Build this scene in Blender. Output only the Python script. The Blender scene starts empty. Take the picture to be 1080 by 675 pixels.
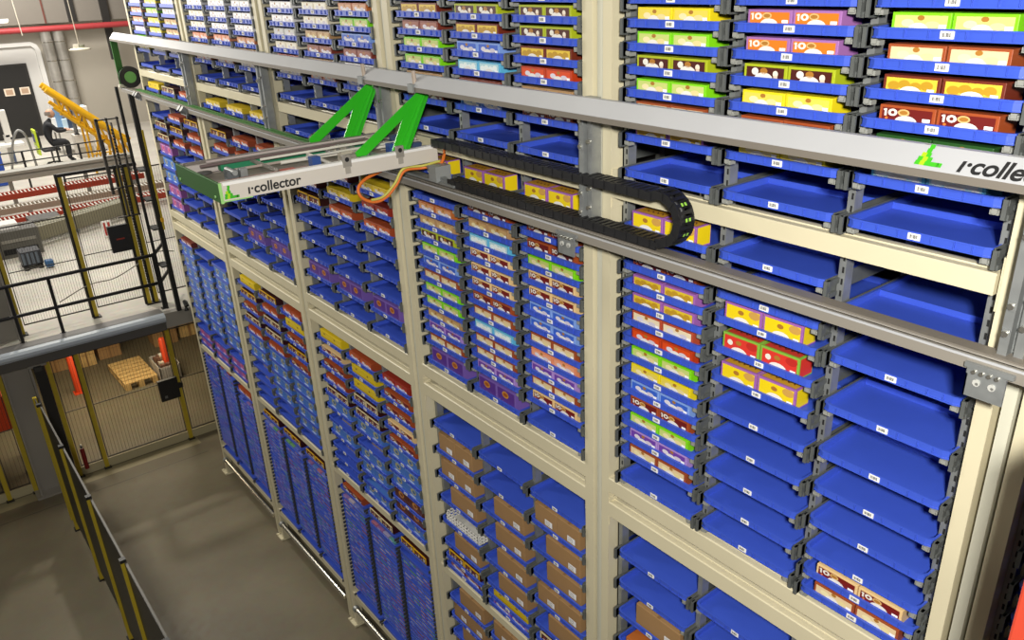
import bpy, bmesh, math, random
from mathutils import Vector, Matrix
random.seed(7)
K = 1.52                     # metres per modelling unit (one rack bay = 1.5 units = 2.28 m)
SC = bpy.context.scene
COL = SC.collection
PI = math.pi

# ------------------------------------------------------------------ materials
def srgb(h):
    h = h.lstrip('#')
    o = []
    for i in (0, 2, 4):
        c = int(h[i:i+2], 16) / 255.0
        o.append(c / 12.92 if c <= 0.04045 else ((c + 0.055) / 1.055) ** 2.4)
    return (*o, 1.0)

_M = {}
def mat(name, col, rough=0.5, metal=0.0, noise=0.0, nscale=8.0, bump=0.0, emit=0.0, spec=None):
    if name in _M: return _M[name]
    m = bpy.data.materials.new(name); m.use_nodes = True
    nt = m.node_tree; b = nt.nodes['Principled BSDF']
    c = srgb(col) if isinstance(col, str) else col
    b.inputs['Base Color'].default_value = c
    b.inputs['Roughness'].default_value = rough
    b.inputs['Metallic'].default_value = metal
    if spec is not None: b.inputs['Specular IOR Level'].default_value = spec
    if noise or bump:
        tc = nt.nodes.new('ShaderNodeTexCoord'); n = nt.nodes.new('ShaderNodeTexNoise')
        n.inputs['Scale'].default_value = nscale; n.inputs['Detail'].default_value = 5
        nt.links.new(tc.outputs['Object'], n.inputs['Vector'])
        if noise:
            r = nt.nodes.new('ShaderNodeValToRGB')
            r.color_ramp.elements[0].position = 0.3; r.color_ramp.elements[1].position = 0.7
            lo = tuple(x * (1 - noise) for x in c[:3]) + (1,); hi = tuple(min(1, x * (1 + noise)) for x in c[:3]) + (1,)
            r.color_ramp.elements[0].color = lo; r.color_ramp.elements[1].color = hi
            nt.links.new(n.outputs['Fac'], r.inputs['Fac']); nt.links.new(r.outputs['Color'], b.inputs['Base Color'])
        if bump:
            bp = nt.nodes.new('ShaderNodeBump'); bp.inputs['Strength'].default_value = bump; bp.inputs['Distance'].default_value = 0.01
            nt.links.new(n.outputs['Fac'], bp.inputs['Height']); nt.links.new(bp.outputs['Normal'], b.inputs['Normal'])
    if emit:
        b.inputs['Emission Color'].default_value = c; b.inputs['Emission Strength'].default_value = emit
    _M[name] = m
    return m

CREAM = mat('cream_enamel', '#d2c9aa', 0.45, noise=0.03, nscale=3)
BLUE = mat('blue_plastic', '#3d58c4', 0.34, noise=0.03, nscale=6)
GALV = mat('galvanised_steel', '#9a9d9c', 0.42, 0.55, noise=0.12, nscale=14)
DGREY = mat('grey_bracket_steel', '#5e615f', 0.5, 0.2, noise=0.1, nscale=20)
LPLAST = mat('pale_grey_plastic', '#8f908a', 0.5)
DARK = mat('dark_void', '#181818', 0.9)
ALU = mat('anodised_aluminium', '#b3b4b6', 0.5, 0.1, noise=0.03, nscale=3)
TAUPE = mat('dull_aluminium', '#7d766c', 0.5, 0.2)
RAILG = mat('rail_grey', '#8f897f', 0.5, 0.2)
BLACKP = mat('black_plastic', '#1b1b1d', 0.5, noise=0.15, nscale=20)
BLACKM = mat('black_enamel', '#1d1c1b', 0.45)
WHITE = mat('white_paper', '#f2f1ec', 0.6)
INK = mat('black_ink', '#1a1a1a', 0.6)
GREEN = mat('bright_green_enamel', '#2fb51c', 0.4)
DKGREEN = mat('leaf_green_enamel', '#2f6a20', 0.55)
BELT = mat('green_belt', '#1c7a52', 0.6)
YEL = mat('yellow_enamel', '#b7a02a', 0.5, noise=0.06)
YEL2 = mat('bright_yellow_enamel', '#e3ac18', 0.45)
STEEL = mat('polished_steel', '#d8d4c8', 0.22, 0.9)
CARD = mat('corrugated_card', '#a07c50', 0.8, noise=0.06, nscale=5)
CARDD = mat('card_tape', '#8d6a42', 0.6)
WOOD = mat('pallet_wood', '#c6a468', 0.8, noise=0.15, nscale=9)
RED = mat('red_enamel', '#a5373a', 0.5)
ORANGE = mat('orange_enamel', '#d8481f', 0.5)
ORCAB = mat('orange_cable', '#e0752a', 0.5)
YGCAB = mat('yellow_green_cable', '#c9c25a', 0.5)
WALLC = mat('wall_paint', '#a9a295', 0.85, noise=0.03, nscale=1)
WALLD = mat('dark_wall_paint', '#7d776e', 0.85, noise=0.03, nscale=1)
WALLW = mat('pale_wall_panel', '#cbc9c5', 0.7)

def floor_mat(name, col, sx):
    m = bpy.data.materials.new(name); m.use_nodes = True
    nt = m.node_tree; b = nt.nodes['Principled BSDF']; L = nt.links.new
    tc = nt.nodes.new('ShaderNodeTexCoord')
    n = nt.nodes.new('ShaderNodeTexNoise'); n.inputs['Scale'].default_value = 0.9; n.inputs['Detail'].default_value = 8
    n2 = nt.nodes.new('ShaderNodeTexNoise'); n2.inputs['Scale'].default_value = 9; n2.inputs['Detail'].default_value = 6
    L(tc.outputs['Object'], n.inputs['Vector']); L(tc.outputs['Object'], n2.inputs['Vector'])
    c = srgb(col)
    r = nt.nodes.new('ShaderNodeValToRGB'); r.color_ramp.elements[0].position = .3; r.color_ramp.elements[1].position = .72
    r.color_ramp.elements[0].color = (c[0]*.78, c[1]*.77, c[2]*.75, 1); r.color_ramp.elements[1].color = (c[0]*1.12, c[1]*1.12, c[2]*1.1, 1)
    L(n.outputs['Fac'], r.inputs['Fac'])
    mx = nt.nodes.new('ShaderNodeMix'); mx.data_type = 'RGBA'; mx.blend_type = 'MULTIPLY'; mx.inputs[0].default_value = .25
    L(r.outputs['Color'], mx.inputs[6]); L(n2.outputs['Color'], mx.inputs[7]); L(mx.outputs[2], b.inputs['Base Color'])
    rr = nt.nodes.new('ShaderNodeMapRange'); rr.inputs['To Min'].default_value = .42; rr.inputs['To Max'].default_value = .62
    L(n2.outputs['Fac'], rr.inputs['Value']); L(rr.outputs['Result'], b.inputs['Roughness'])
    return m
FLOORM = floor_mat('polished_concrete', '#766d57', 1)
FLOORU = floor_mat('pale_concrete', '#d2cdc2', 1)

# ------------------------------------------------------------------ mesh builder
class MB:
    def __init__(s): s.v = []; s.f = []; s.m = []; s.mats = []; s.sm = []
    def mi(s, m):
        if m not in s.mats: s.mats.append(m)
        return s.mats.index(m)
    def add(s, vs, fs, m, smooth=False):
        o = len(s.v); s.v += [tuple(p) for p in vs]; k = s.mi(m)
        for f in fs: s.f.append(tuple(o + i for i in f)); s.m.append(k); s.sm.append(smooth)
    def box(s, x0, y0, z0, x1, y1, z1, m, b=0.0):
        if x0 > x1: x0, x1 = x1, x0
        if y0 > y1: y0, y1 = y1, y0
        if z0 > z1: z0, z1 = z1, z0
        if b <= 0:
            vs = [(x0,y0,z0),(x1,y0,z0),(x1,y1,z0),(x0,y1,z0),(x0,y0,z1),(x1,y0,z1),(x1,y1,z1),(x0,y1,z1)]
            s.add(vs, [(0,3,2,1),(4,5,6,7),(0,1,5,4),(1,2,6,5),(2,3,7,6),(3,0,4,7)], m)
        else:
            bm = bmesh.new(); bmesh.ops.create_cube(bm, size=1)
            for v in bm.verts: v.co = Vector(((x0+x1)/2+v.co.x*(x1-x0), (y0+y1)/2+v.co.y*(y1-y0), (z0+z1)/2+v.co.z*(z1-z0)))
            bmesh.ops.bevel(bm, geom=bm.edges[:], offset=b, segments=2, affect='EDGES', profile=.5)
            bm.verts.index_update()
            s.add([v.co[:] for v in bm.verts], [[v.index for v in f.verts] for f in bm.faces], m); bm.free()
    def prism(s, pts, axis, a, b, m):
        """closed polygon pts (2D) extruded along axis from a to b; pts are the remaining two coords in xyz order"""
        def P(p, t):
            return {'x': (t, p[0], p[1]), 'y': (p[0], t, p[1]), 'z': (p[0], p[1], t)}[axis]
        n = len(pts); vs = [P(p, a) for p in pts] + [P(p, b) for p in pts]
        fs = [tuple(range(n))[::-1], tuple(range(n, 2*n))] + [(i, (i+1) % n, n+(i+1) % n, n+i) for i in range(n)]
        s.add(vs, fs, m)
    def tube(s, pts, r, m, n=8, caps=True):
        pts = [Vector(p) for p in pts]; rings = []
        up = Vector((0, 0, 1))
        for i, p in enumerate(pts):
            d = (pts[min(i+1, len(pts)-1)] - pts[max(i-1, 0)]).normalized()
            u = up if abs(d.dot(up)) < .95 else Vector((1, 0, 0))
            a = d.cross(u).normalized(); c = a.cross(d)
            rr = r[i] if isinstance(r, (list, tuple)) else r
            rings.append([p + (a*math.cos(2*PI*k/n) + c*math.sin(2*PI*k/n))*rr for k in range(n)])
        vs = [q for R in rings for q in R]; fs = []
        for i in range(len(pts)-1):
            for k in range(n): fs.append((i*n+k, i*n+(k+1) % n, (i+1)*n+(k+1) % n, (i+1)*n+k))
        s.add(vs, fs, m, True)
        if caps: s.add(rings[0], [tuple(range(n))[::-1]], m); s.add(rings[-1], [tuple(range(n))], m)
    def disc(s, c, rx, rz, y, m, n=20, half=False):
        """flat ellipse on the front (facing -y)"""
        a0, a1 = (0, PI) if half else (0, 2*PI)
        k = n if not half else n+1
        vs = [(c[0]+rx*math.cos(a0+(a1-a0)*i/n), y, c[1]+rz*math.sin(a0+(a1-a0)*i/n)) for i in range(k)]
        s.add(vs, [tuple(range(k))], m)
    def rect(s, x0, z0, x1, z1, y, m):
        s.add([(x0,y,z0),(x1,y,z0),(x1,y,z1),(x0,y,z1)], [(0,1,2,3)], m)
    def mesh(s, name):
        me = bpy.data.meshes.new(name)
        me.from_pydata([(x*K, y*K, z*K) for x, y, z in s.v], [], s.f)
        for m in s.mats: me.materials.append(m)
        me.polygons.foreach_set('material_index', s.m)
        me.polygons.foreach_set('use_smooth', s.sm)
        me.update()
        return me
    def build(s, name, parent=None, loc=(0, 0, 0), rotz=0.0):
        return put(name, s.mesh(name), parent, loc, rotz)

def put(name, me, parent=None, loc=(0, 0, 0), rotz=0.0):
    o = bpy.data.objects.new(name, me); COL.objects.link(o)
    o.location = Vector(loc) * K; o.rotation_euler = (0, 0, rotz)
    if parent: o.parent = parent
    return o
def tag(o, label, cat, group=None, kind=None):
    if label: o['label'] = label
    if cat: o['category'] = cat
    if group: o['group'] = group
    if kind: o['kind'] = kind
    return o
def empty(name, label, cat, loc=(0, 0, 0), rotz=0.0, group=None):
    o = put(name, None, None, loc, rotz); o.empty_display_size = .1
    return tag(o, label, cat, group)
def struct(name, mb, label, cat):
    return tag(mb.build(name), label, cat, kind='structure')
def text(name, body, size, loc, xa, ya, m, parent=None, shear=0.0, bold=0.0):
    """lettering as a thin mesh; loc in units (world), parent an unrotated empty"""
    cu = bpy.data.curves.new(name, 'FONT'); cu.body = body; cu.size = size; cu.extrude = .0005; cu.shear = shear; cu.offset = bold
    t = bpy.data.objects.new(name, cu); COL.objects.link(t)
    dg = bpy.context.evaluated_depsgraph_get(); me = bpy.data.meshes.new_from_object(t.evaluated_get(dg))
    bpy.data.objects.remove(t); bpy.data.curves.remove(cu)
    xa = Vector(xa).normalized(); ya = Vector(ya).normalized(); za = xa.cross(ya); o = Vector(loc)*K
    base = parent.location.copy() if parent else Vector((0, 0, 0))
    for v in me.vertices: v.co = (xa*v.co.x + ya*v.co.y + za*v.co.z)*K + o - base
    me.name = name; me.materials.clear(); me.materials.append(m)
    ob = put(name, me, parent); return ob

# ------------------------------------------------------------------ camera (solved from the photograph's vanishing lines)
CAMP = Vector((8.22256506, -2.04768879, 4.97807654))
cr = Vector((0.62536953, 0.77963248, -0.03295669)); cu_ = Vector((-0.30241895, 0.28108138, 0.91078869)); cf = Vector((-0.71934396, 0.55961276, -0.41155536))
cam = bpy.data.cameras.new('camera'); co = bpy.data.objects.new('camera', cam); COL.objects.link(co)
Rm = Matrix((cr, cu_, -cf)).transposed().to_4x4(); Rm.translation = CAMP * K
co.matrix_world = Rm
cam.sensor_width = 36; cam.sensor_fit = 'HORIZONTAL'; cam.lens = 868.997 * 36 / 1080
cam.shift_x = -(560.21 - 540) / 1080; cam.shift_y = (355.98 - 337.5) / 1080
cam.clip_start = .05; cam.clip_end = 200
SC.camera = co
def pix(x, y, z):
    d = Vector((x, y, z)) - CAMP; k = d.dot(cf)
    return (560.21 + 869*d.dot(cr)/k, 355.98 - 869*d.dot(cu_)/k, k)

# ================================================================== RACK
BAYW = {1: 'farthest', 2: 'fourth', 3: 'third', 4: 'second', 5: 'nearest'}
COLX = (.352, .789, 1.226)
COLW = ('left', 'middle', 'right')
NUM = ['zeroth', 'first', 'second', 'third', 'fourth', 'fifth', 'sixth', 'seventh', 'eighth', 'ninth', 'tenth', 'eleventh', 'twelfth',
       'thirteenth', 'fourteenth', 'fifteenth', 'sixteenth', 'seventeenth', 'eighteenth', 'nineteenth', 'twentieth']
TW = .1975; TD = .47; TH = .0258     # tray half width, depth, front height

def tray_mb(mb=None, ox=0, oy=0, oz=0, simple=False, hh=None):
    b = mb or MB(); B = BLUE; H = hh or TH
    def bx(x0, y0, z0, x1, y1, z1): b.box(ox+x0, oy+y0, oz+z0, ox+x1, oy+y1, oz+z1, B)
    t = .005
    def outline(k, c):
        x, y0, y1 = TW-k, k, TD-k; c1 = c*.45
        return [(-x+c, y0), (x-c, y0), (x-c1*.65, y0+c1*.65), (x, y0+c), (x, y1-c), (x-c1*.65, y1-c1*.65), (x-c, y1), (-x+c, y1), (-x+c1*.65, y1-c1*.65), (-x, y1-c), (-x, y0+c), (-x+c1*.65, y0+c1*.65)]
    def wall(ko, ki, z0, z1, c=.022):
        o_, i_ = outline(ko, c), outline(ki, c*.8); n = len(o_)
        V = [(ox+p[0], oy+p[1], oz+z0) for p in o_]+[(ox+p[0], oy+p[1], oz+z1) for p in o_]+[(ox+p[0], oy+p[1], oz+z0) for p in i_]+[(ox+p[0], oy+p[1], oz+z1) for p in i_]
        F = []
        for q in range(n):
            r = (q+1) % n
            F += [(q, r, n+r, n+q), (2*n+r, 2*n+q, 3*n+q, 3*n+r), (n+q, n+r, 3*n+r, 3*n+q), (r, q, 2*n+q, 2*n+r)]
        b.add(V, F, B)
    pts = outline(.001, .022); n = len(pts)
    b.add([(ox+p[0], oy+p[1], oz+z_) for z_ in (0, .005) for p in pts], [tuple(range(n))[::-1], tuple(range(n, 2*n))]+[(q, (q+1) % n, n+(q+1) % n, n+q) for q in range(n)], B)
    wall(0, t, .001, H)
    if simple: return b
    bx(-TW+t, .234, .005, TW-t, .240, TH-.002)
    wall(-.0025, t+.001, TH-.004, TH+.0004)
    wall(-.002, .002, .0, .004)
    for x in (-.150, -.105, -.045, .045, .105, .150):  # front ribs
        bx(x-.0012, -.0045, .003, x+.0012, .0005, TH-.003)
    for yy in (.06, .14, .30, .38):
        bx(-TW-.002, yy, .003, -TW, yy+.003, TH-.003); bx(TW, yy, .003, TW+.002, yy+.003, TH-.003)
    return b
TRAY_ME = tray_mb().mesh('tray_body')
def label_mb():
    b = MB(); b.box(-.0165, -.0035, .0045, .0165, .0005, .0222, WHITE)
    x = -.0125; random.seed(3)
    while x < .011:
        w = random.choice((.0008, .0012, .002)); b.rect(x, .0085, x+w, .0182, -.0037, INK); x += w + random.choice((.0008, .0012, .0016))
    return b
LABEL_ME = label_mb().mesh('barcode_label')

def runner_mb(mb=None, ox=0, oy=0, oz=0):
    b = mb or MB()
    def bx(x0, y0, z0, x1, y1, z1, m): b.box(ox+x0, oy+y0, oz+z0, ox+x1, oy+y1, oz+z1, m)
    for s in (-1, 1):
        X = lambda a: s*a
        bx(X(.2015), -.004, -.020, X(.2045), .46, .030, DGREY)          # side web
        bx(X(.175), .02, -.006, X(.2015), .46, -.001, DGREY)            # ledge the tray slides on
        bx(X(.2015), -.010, -.024, X(.2125), .012, .026, DGREY)         # upright hook
        bx(X(.2045), -.004, .010, X(.2145), .05, .026, DGREY)
        bx(X(.2045), .0, -.026, X(.2165), .04, -.012, DGREY)
        bx(X(.170), .002, -.018, X(.192), .026, -.006, LPLAST)          # stop under the front corner
        bx(X(.176), -.004, -.014, X(.190), .002, -.002, LPLAST)
    bx(-.2045, .44, -.020, .2045, .455, -.007, DGREY)
    return b
RUN_ME = runner_mb().mesh('tray_runner')

# ---- product designs: (kind, border, panel, extras, height)
def C(h, r=.45): return mat('print_' + h.strip('#'), h, r)
DES = {
 'Y':  ('yellow', '#e8d21c', '#e3cd52', 'bun'),
 'YP': ('yellow and violet', '#9a5fa8', '#d9bb2c', 'wave'),
 'L':  ('lime green', '#7fd414', '#c4d076', 'bun'),
 'OC': ('olive and dark chocolate', '#a9b41f', '#4a1a12', 'dots'),
 'YB': ('yellow and brown', '#6e2a18', '#e0be3a', 'wave'),
 'LB': ('light blue', '#5fb4d8', '#b4dbe2', 'wave'),
 'DR': ('dark red', '#a04a22', '#6a1712', 'ten'),
 'DC': ('dark red with cream edges', '#e6c38a', '#74170f', 'ten'),
 'CB': ('cream and brown', '#9a4a24', '#e0c79a', 'bun'),
 'O':  ('orange', '#a06aa8', '#d8771c', 'ten'),
 'RO': ('red orange', '#b83a14', '#d84a18', 'bun'),
 'B':  ('mid blue', '#7d9fe0', '#3560c8', 'bun'),
 'P':  ('purple', '#a987cc', '#6c3fa4', 'bun'),
 'S':  ('salmon pink', '#e08a62', '#e8a07c', 'bun'),
 'T':  ('tan', '#b08a5e', '#c9a46c', 'bun'),
 'BO': ('brown orange', '#b5652c', '#d49a68', 'bun'),
 'W':  ('white', '#f3f0ea', '#ffffff', 'bun'),  # whitening by strong light is put into these print colours
 'WC': ('pale cream', '#e6dcc0', '#f2ecd8', 'bun'),
 'LI': ('lilac', '#c8b6d8', '#d8cbe2', 'bun'),
 'GR': ('grey', '#b8b8b2', '#cfcfc9', 'bun'),
 'BR': ('brown red', '#7a3424', '#a0604c', 'bun'),
 'DG': ('dark green', '#1f4a1a', '#2f5a22', 'bun'),
 'CR': ('cream and red', '#b04a30', '#e6d6b4', 'bun'),
 'YPB': ('tall yellow and violet', '#9a5fa8', '#e8cc14', 'big'),
 'RGB': ('tall red and green', '#7fae3c', '#d2362a', 'big'),
 'PB': ('tall violet', '#7458a8', '#56308a', 'emblem'),
}
def big(d): return d in ('YPB', 'RGB', 'PB')
def box_mb(d, mb=None, ox=0, oy=0, oz=0, w=.147, h=None, dep=.10):
    """carton with printed front; origin bottom front centre"""
    nm, bc, pc, ex = DES[d]
    b = mb or MB(); h = h or (.094 if d == 'PB' else .074 if big(d) else .056)
    dep = .075 if d in ('YPB', 'RGB') else dep
    bm, pm = C(bc), C(pc)
    b.box(ox-w/2, oy, oz, ox+w/2, oy+dep, oz+h, bm, 0 if mb else .0015)
    e = .008 if ex != 'dots' else .009; y = oy-.0007; hw = w/2
    def rect(x0, z0, x1, z1, m, k=0): b.rect(ox+x0, oz+z0, ox+x1, oz+z1, y-.0002*k, m)
    def ell(x, z, rx, rz, m, k=1, half=False): b.disc((ox+x, oz+z), rx, rz, y-.0003*k, m, 18, half)
    rect(-hw+e, .004, hw-e, h-e*.8, pm)
    if mb is None or True:
        logo = C('#a8722a'); wh = C('#e4e0d4')
        if ex == 'ten':
            rect(-.059, h-.027, -.053, h-.0095, wh, 1); rect(-.062, h-.014, -.058, h-.0105, wh, 1); ell(-.037, h-.0175, .0125, .009, wh); ell(-.037, h-.0175, .005, .0042, pm, 2)
            ell(-.008, h-.016, .0155, .0085, C('#d8b070')); ell(-.008, h-.016, .011, .005, logo, 2); ell(-.052, h-.032, .004, .003, C('#d8762c'), 2)
            ell(.0, .016, .030, .017, wh, 1, True); rect(.042, .022, .062, .03, WHITE, 1)
        elif ex == 'bun':
            ell(.0, h-.012, .009, .006, logo); ell(-.004, .016, .026, .017, wh, 1, True)
            ell(-.032, h-.024, .016, .009, C('#e9dca8' if d in ('Y', 'L', 'CB', 'T') else '#d9d3da'), 1)
            ell(.03, h-.027, .018, .008, C('#e3d292' if d in ('Y', 'L', 'CB', 'T') else '#cfc7cf'), 1)
            rect(.046, .020, .064, .030, WHITE, 2)
        elif ex == 'dots':
            ell(-.034, h-.02, .012, .010, wh); ell(-.004, h-.018, .013, .009, C('#a8722a')); ell(.036, h-.024, .009, .009, C('#e8dcc8'))
            ell(-.004, .016, .032, .018, wh, 1, True); rect(.03, .018, .044, .028, C('#d8c0a8'), 2)
        elif ex == 'wave':
            for i, xx in enumerate((-.045, -.018, .012, .04)): ell(xx, h-.026+.004*(i % 2), .016, .011, C('#b98f22' if d != 'LB' else '#e8f2ee'))
            ell(.0, .014, .030, .017, wh, 2, True); rect(.042, .018, .060, .027, WHITE, 2)
        elif ex == 'big':
            ell(-.008, h-.024, .012, .008, logo); ell(.045, h-.02, .022, .014, C('#c79a4a' if d == 'YPB' else '#b82a22'))
            ell(-.004, .014, .034, .020, wh, 1, True); rect(.042, .016, .062, .026, WHITE, 2)
            if d == 'RGB': ell(-.042, h-.03, .011, .01, wh)
            # name stroke on the lid
            pts = [(-.046+.0115*i, oy+dep*.5+(.010 if i % 2 else -.010), h+.0004) for i in range(9)]
            for i in range(8):
                p, q = pts[i], pts[i+1]
                b.add([(ox+p[0]-.002, p[1], oz+p[2]), (ox+p[0]+.003, p[1], oz+p[2]), (ox+q[0]+.003, q[1], oz+q[2]), (ox+q[0]-.002, q[1], oz+q[2])], [(0, 1, 2, 3)], C('#5a2a24'))
            # printed lid and end
            b.add([(ox-hw+.008, oy+.008, oz+h+.0002), (ox+hw-.008, oy+.008, oz+h+.0002), (ox+hw-.008, oy+dep-.008, oz+h+.0002), (ox-hw+.008, oy+dep-.008, oz+h+.0002)], [(0, 1, 2, 3)], C('#c9962a' if d == 'YPB' else '#c43a2c'))
            xe = ox+hw+.0004
            b.add([(xe, oy+.006, oz+.006), (xe, oy+dep-.004, oz+.006), (xe, oy+dep-.004, oz+h-.004), (xe, oy+.006, oz+h-.004)], [(0, 1, 2, 3)], pm)
        elif ex == 'emblem':
            ell(-.004, h-.032, .026, .018, C('#c98a2a')); ell(-.004, h-.032, .018, .010, C('#a0521c'), 2)
            ell(.0, .012, .026, .007, wh); rect(.045, .008, .060, .02, C('#c9a8d8'), 1)
    return b
def display_mb(frame, mb=None, ox=0, oy=0, oz=0, w=.152):
    b = mb or MB(); dk = C('#3a120c'); h = .064; fm = C(frame)
    b.box(ox-w/2, oy+.004, oz, ox+w/2, oy+.10, oz+h-.006, dk)
    t = .007
    for (x0, z0, x1, z1) in ((-w/2, .0, -w/2+t, h), (w/2-t, .0, w/2, h), (-w/2, h-t, w/2, h), (-w/2, 0, w/2, .02)):
        b.box(ox+x0, oy, oz+z0, ox+x1, oy+.006, oz+z1, fm if z0 != 0 or z1 == h else dk)
    for i, xx in enumerate((-.045, -.015, .018, .048)):
        b.disc((ox+xx, oz+.036), .012, .011, oy+.0035, C(('#8a3a20', '#c9a070', '#7a2018', '#d8c8b0')[i]), 10)
        b.rect(ox+xx-.011, oz+.02, ox+xx+.008, oz+.025, oy+.003, WHITE)
    return b
def slab_mb(mb=None, ox=0, oy=0, oz=0):
    b = mb or MB(); b.box(ox-.155, oy, oz, ox+.155, oy+.07, oz+.066, C('#e0c21a'), 0 if mb else .003)
    for xx in (-.09, .06): b.disc((ox+xx, oz+.045), .010, .007, oy-.0006, C('#8a6a1a'), 10)
    b.rect(ox-.14, oz+.008, ox+.14, oz+.02, oy-.0005, C('#cba81a'))
    return b
def pack_mb(col, mb=None, ox=0, oy=0, oz=0, w=.165):
    b = mb or MB(); base, em = {'b': ('#4a78c8', '#b9b07a'), 'p': ('#9a5aa0', '#e07a9a'), 'n': ('#5a2c1a', '#c98a3a')}[col]
    h = .092
    b.box(ox-w/2, oy, oz, ox+w/2, oy+.12, oz+h, C(base))
    y = oy-.0006
    b.disc((ox, oz+.060), .034, .022, y, C(em), 12); b.disc((ox+.004, oz+.060), .018, .012, y-.0003, C({'b': '#3a6aa0', 'p': '#b03a6a', 'n': '#7a3a18'}[col]), 10)
    b.disc((ox-.01, oz+.022), .04, .008, y, C({'b': '#cfe0ea', 'p': '#ecd0dc', 'n': '#8a4a24'}[col]), 10)
    b.rect(ox-w/2+.004, oz+.082, ox+w/2-.004, oz+.088, y, C({'b': '#8ab0dc', 'p': '#c8a0cc', 'n': '#7a3c20'}[col]))
    return b
def carton_mb(mb=None, ox=0, oy=0, oz=0, w=.25, h=.115):
    b = mb or MB(); b.box(ox-w/2, oy, oz, ox+w/2, oy+.26, oz+h, CARD, 0 if mb else .003)
    b.rect(ox+w*.5-.085, oz+.018, ox+w*.5-.030, oz+.052, oy-.0008, WHITE)
    for i in range(5): b.rect(ox+w*.5-.08, oz+.022+.0055*i, ox+w*.5-.045, oz+.024+.0055*i, oy-.0011, C('#9a958a'))
    b.add([(ox-.008, oy+.002, oz+h+.0006), (ox+.008, oy+.002, oz+h+.0006), (ox+.008, oy+.258, oz+h+.0006), (ox-.008, oy+.258, oz+h+.0006)], [(0, 1, 2, 3)], CARDD)
    return b
def crate_mb(mb=None, ox=0, oy=0, oz=0):
    b = mb or MB(); W = C('#e9e7df'); x0, x1, y0, y1, h = -.165, .165, .0, .13, .07
    for (a, c) in ((y0, y0+.005), (y1-.005, y1)):
        for zz in (0, .02, .04, h-.008): b.box(ox+x0, oy+a, oz+zz, ox+x1, oy+c, oz+zz+.008, W)
        for i in range(13):
            xx = x0+(x1-x0-.006)*i/12; b.box(ox+xx, oy+a, oz, ox+xx+.006+.006*(i % 4 == 0), oy+c, oz+h, W)
    for xx in (x0, x1-.005):
        for zz in (0, .02, .04, h-.008): b.box(ox+xx, oy+y0, oz+zz, ox+xx+.005, oy+y1, oz+zz+.008, W)
        for i in range(6):
            yy = y0+(y1-y0-.006)*i/5; b.box(ox+xx, oy+yy, oz, ox+xx+.005, oy+yy+.006, oz+h, W)
    b.box(ox+x0, oy+y0, oz, ox+x1, oy+y1, oz+.004, C('#cfcdc4'))
    return b
def flap_mb(mb=None, ox=0, oy=0, oz=0):
    """flat sleeve of brown card lying in a tray"""
    b = mb or MB(); b.box(ox-.10, oy+.05, oz, ox+.18, oy+.22, oz+.028, C('#9a8672'))
    b.rect(ox-.08, oz+.006, ox+.16, oz+.010, oy+.0492, C('#7a6652'))
    return b

# ---- contents of every column: list of (label height z, code)
T = {}
g = [4.869, 4.797, 4.724, 4.651, 4.577, 4.503, 4.429, 4.304]
T[5, 0, 'top'] = list(zip(g, ['L', 'Y', 'L', 'OC', 'L', 'CB', 'YP', 'E']))
T[5, 1, 'top'] = list(zip(g, ['Y', 'O', 'O', 'OC', 'Y', 'DR', 'Y', 'E']))
T[5, 2, 'top'] = list(zip(g, ['CB', 'L', 'CB', 'YB', 'DR', 'DG', 'LB', 'E']))
T[5, 0, 'mid'] = list(zip([4.104, 3.961, 3.884, 3.812, 3.741, 3.668, 3.594, 3.520, 3.449, 3.379, 3.303, 3.232, 3.156, 3.031],
                          ['YPB', 'DR', 'YP', 'YP', 'CR', 'RO', 'L', 'Y', 'B', 'DR', 'L', 'P', 'CB', 'E']))
T[5, 1, 'mid'] = list(zip([4.106, 3.972, 3.884, 3.775, 3.665, 3.541, 3.412, 3.281, 3.154, 3.033], ['E', 'E', 'YPB', 'RGB', 'YPB', 'E', 'E', 'E', 'E', 'E']))
T[5, 2, 'mid'] = list(zip([4.030, 3.890, 3.724, 3.559, 3.429, 3.300, 3.179, 3.097, 3.021], ['E', 'E', 'E', 'E', 'E', 'E', 'E', 'DC', 'CB']))
T[5, 0, 'low'] = list(zip([2.632, 2.467, 2.298, 2.132], ['E', 'E', 'C1', 'BO']))
T[5, 1, 'low'] = list(zip([2.633, 2.467], ['E', 'E']))
T[5, 2, 'low'] = [(2.633, 'E')]
T[4, 0, 'top'] = list(zip(g, ['YB', 'YB', 'BR', 'L', 'L', 'T', 'DR', 'E']))
T[4, 1, 'top'] = list(zip(g, ['T', 'OC', 'YB', 'B', 'LB', 'BR', 'B', 'E']))
T[4, 2, 'top'] = list(zip(g, ['L', 'OC', 'OC', 'YB', 'RO', 'T', 'DR', 'E']))
gm = [4.100, 3.956, 3.881, 3.809, 3.740, 3.666, 3.595, 3.522, 3.448, 3.375, 3.303, 3.233, 3.158, 3.036]
T[4, 0, 'mid'] = list(zip(gm, ['YPB', 'E', 'BO', 'T', 'OC', 'L', 'B', 'CB', 'L', 'L', 'T', 'P', 'CB', 'PB']))
T[4, 1, 'mid'] = list(zip(gm, ['YPB', 'DR', 'T', 'LB', 'DC', 'DC', 'DC', 'DR', 'CB', 'LB', 'CB', 'CB', 'P', 'PB']))
T[4, 2, 'mid'] = list(zip(gm, ['YPB', 'DR', 'DR', 'L', 'DC', 'DC', 'B', 'B', 'CB', 'S', 'P', 'CB', 'DC', 'E']))
T[4, 0, 'low'] = list(zip([2.637, 2.466, 2.300, 2.133, 1.975, 1.812, 1.705, 1.640], ['E', 'C2', 'C2', 'C1', 'CRATE', 'C1', 'DY', 'BR']))
T[4, 1, 'low'] = list(zip([2.634, 2.467, 2.296, 2.130, 1.955, 1.790, 1.702, 1.640], ['E', 'E', 'C1', 'C1', 'C1', 'C1', 'YS', 'P']))
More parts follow.
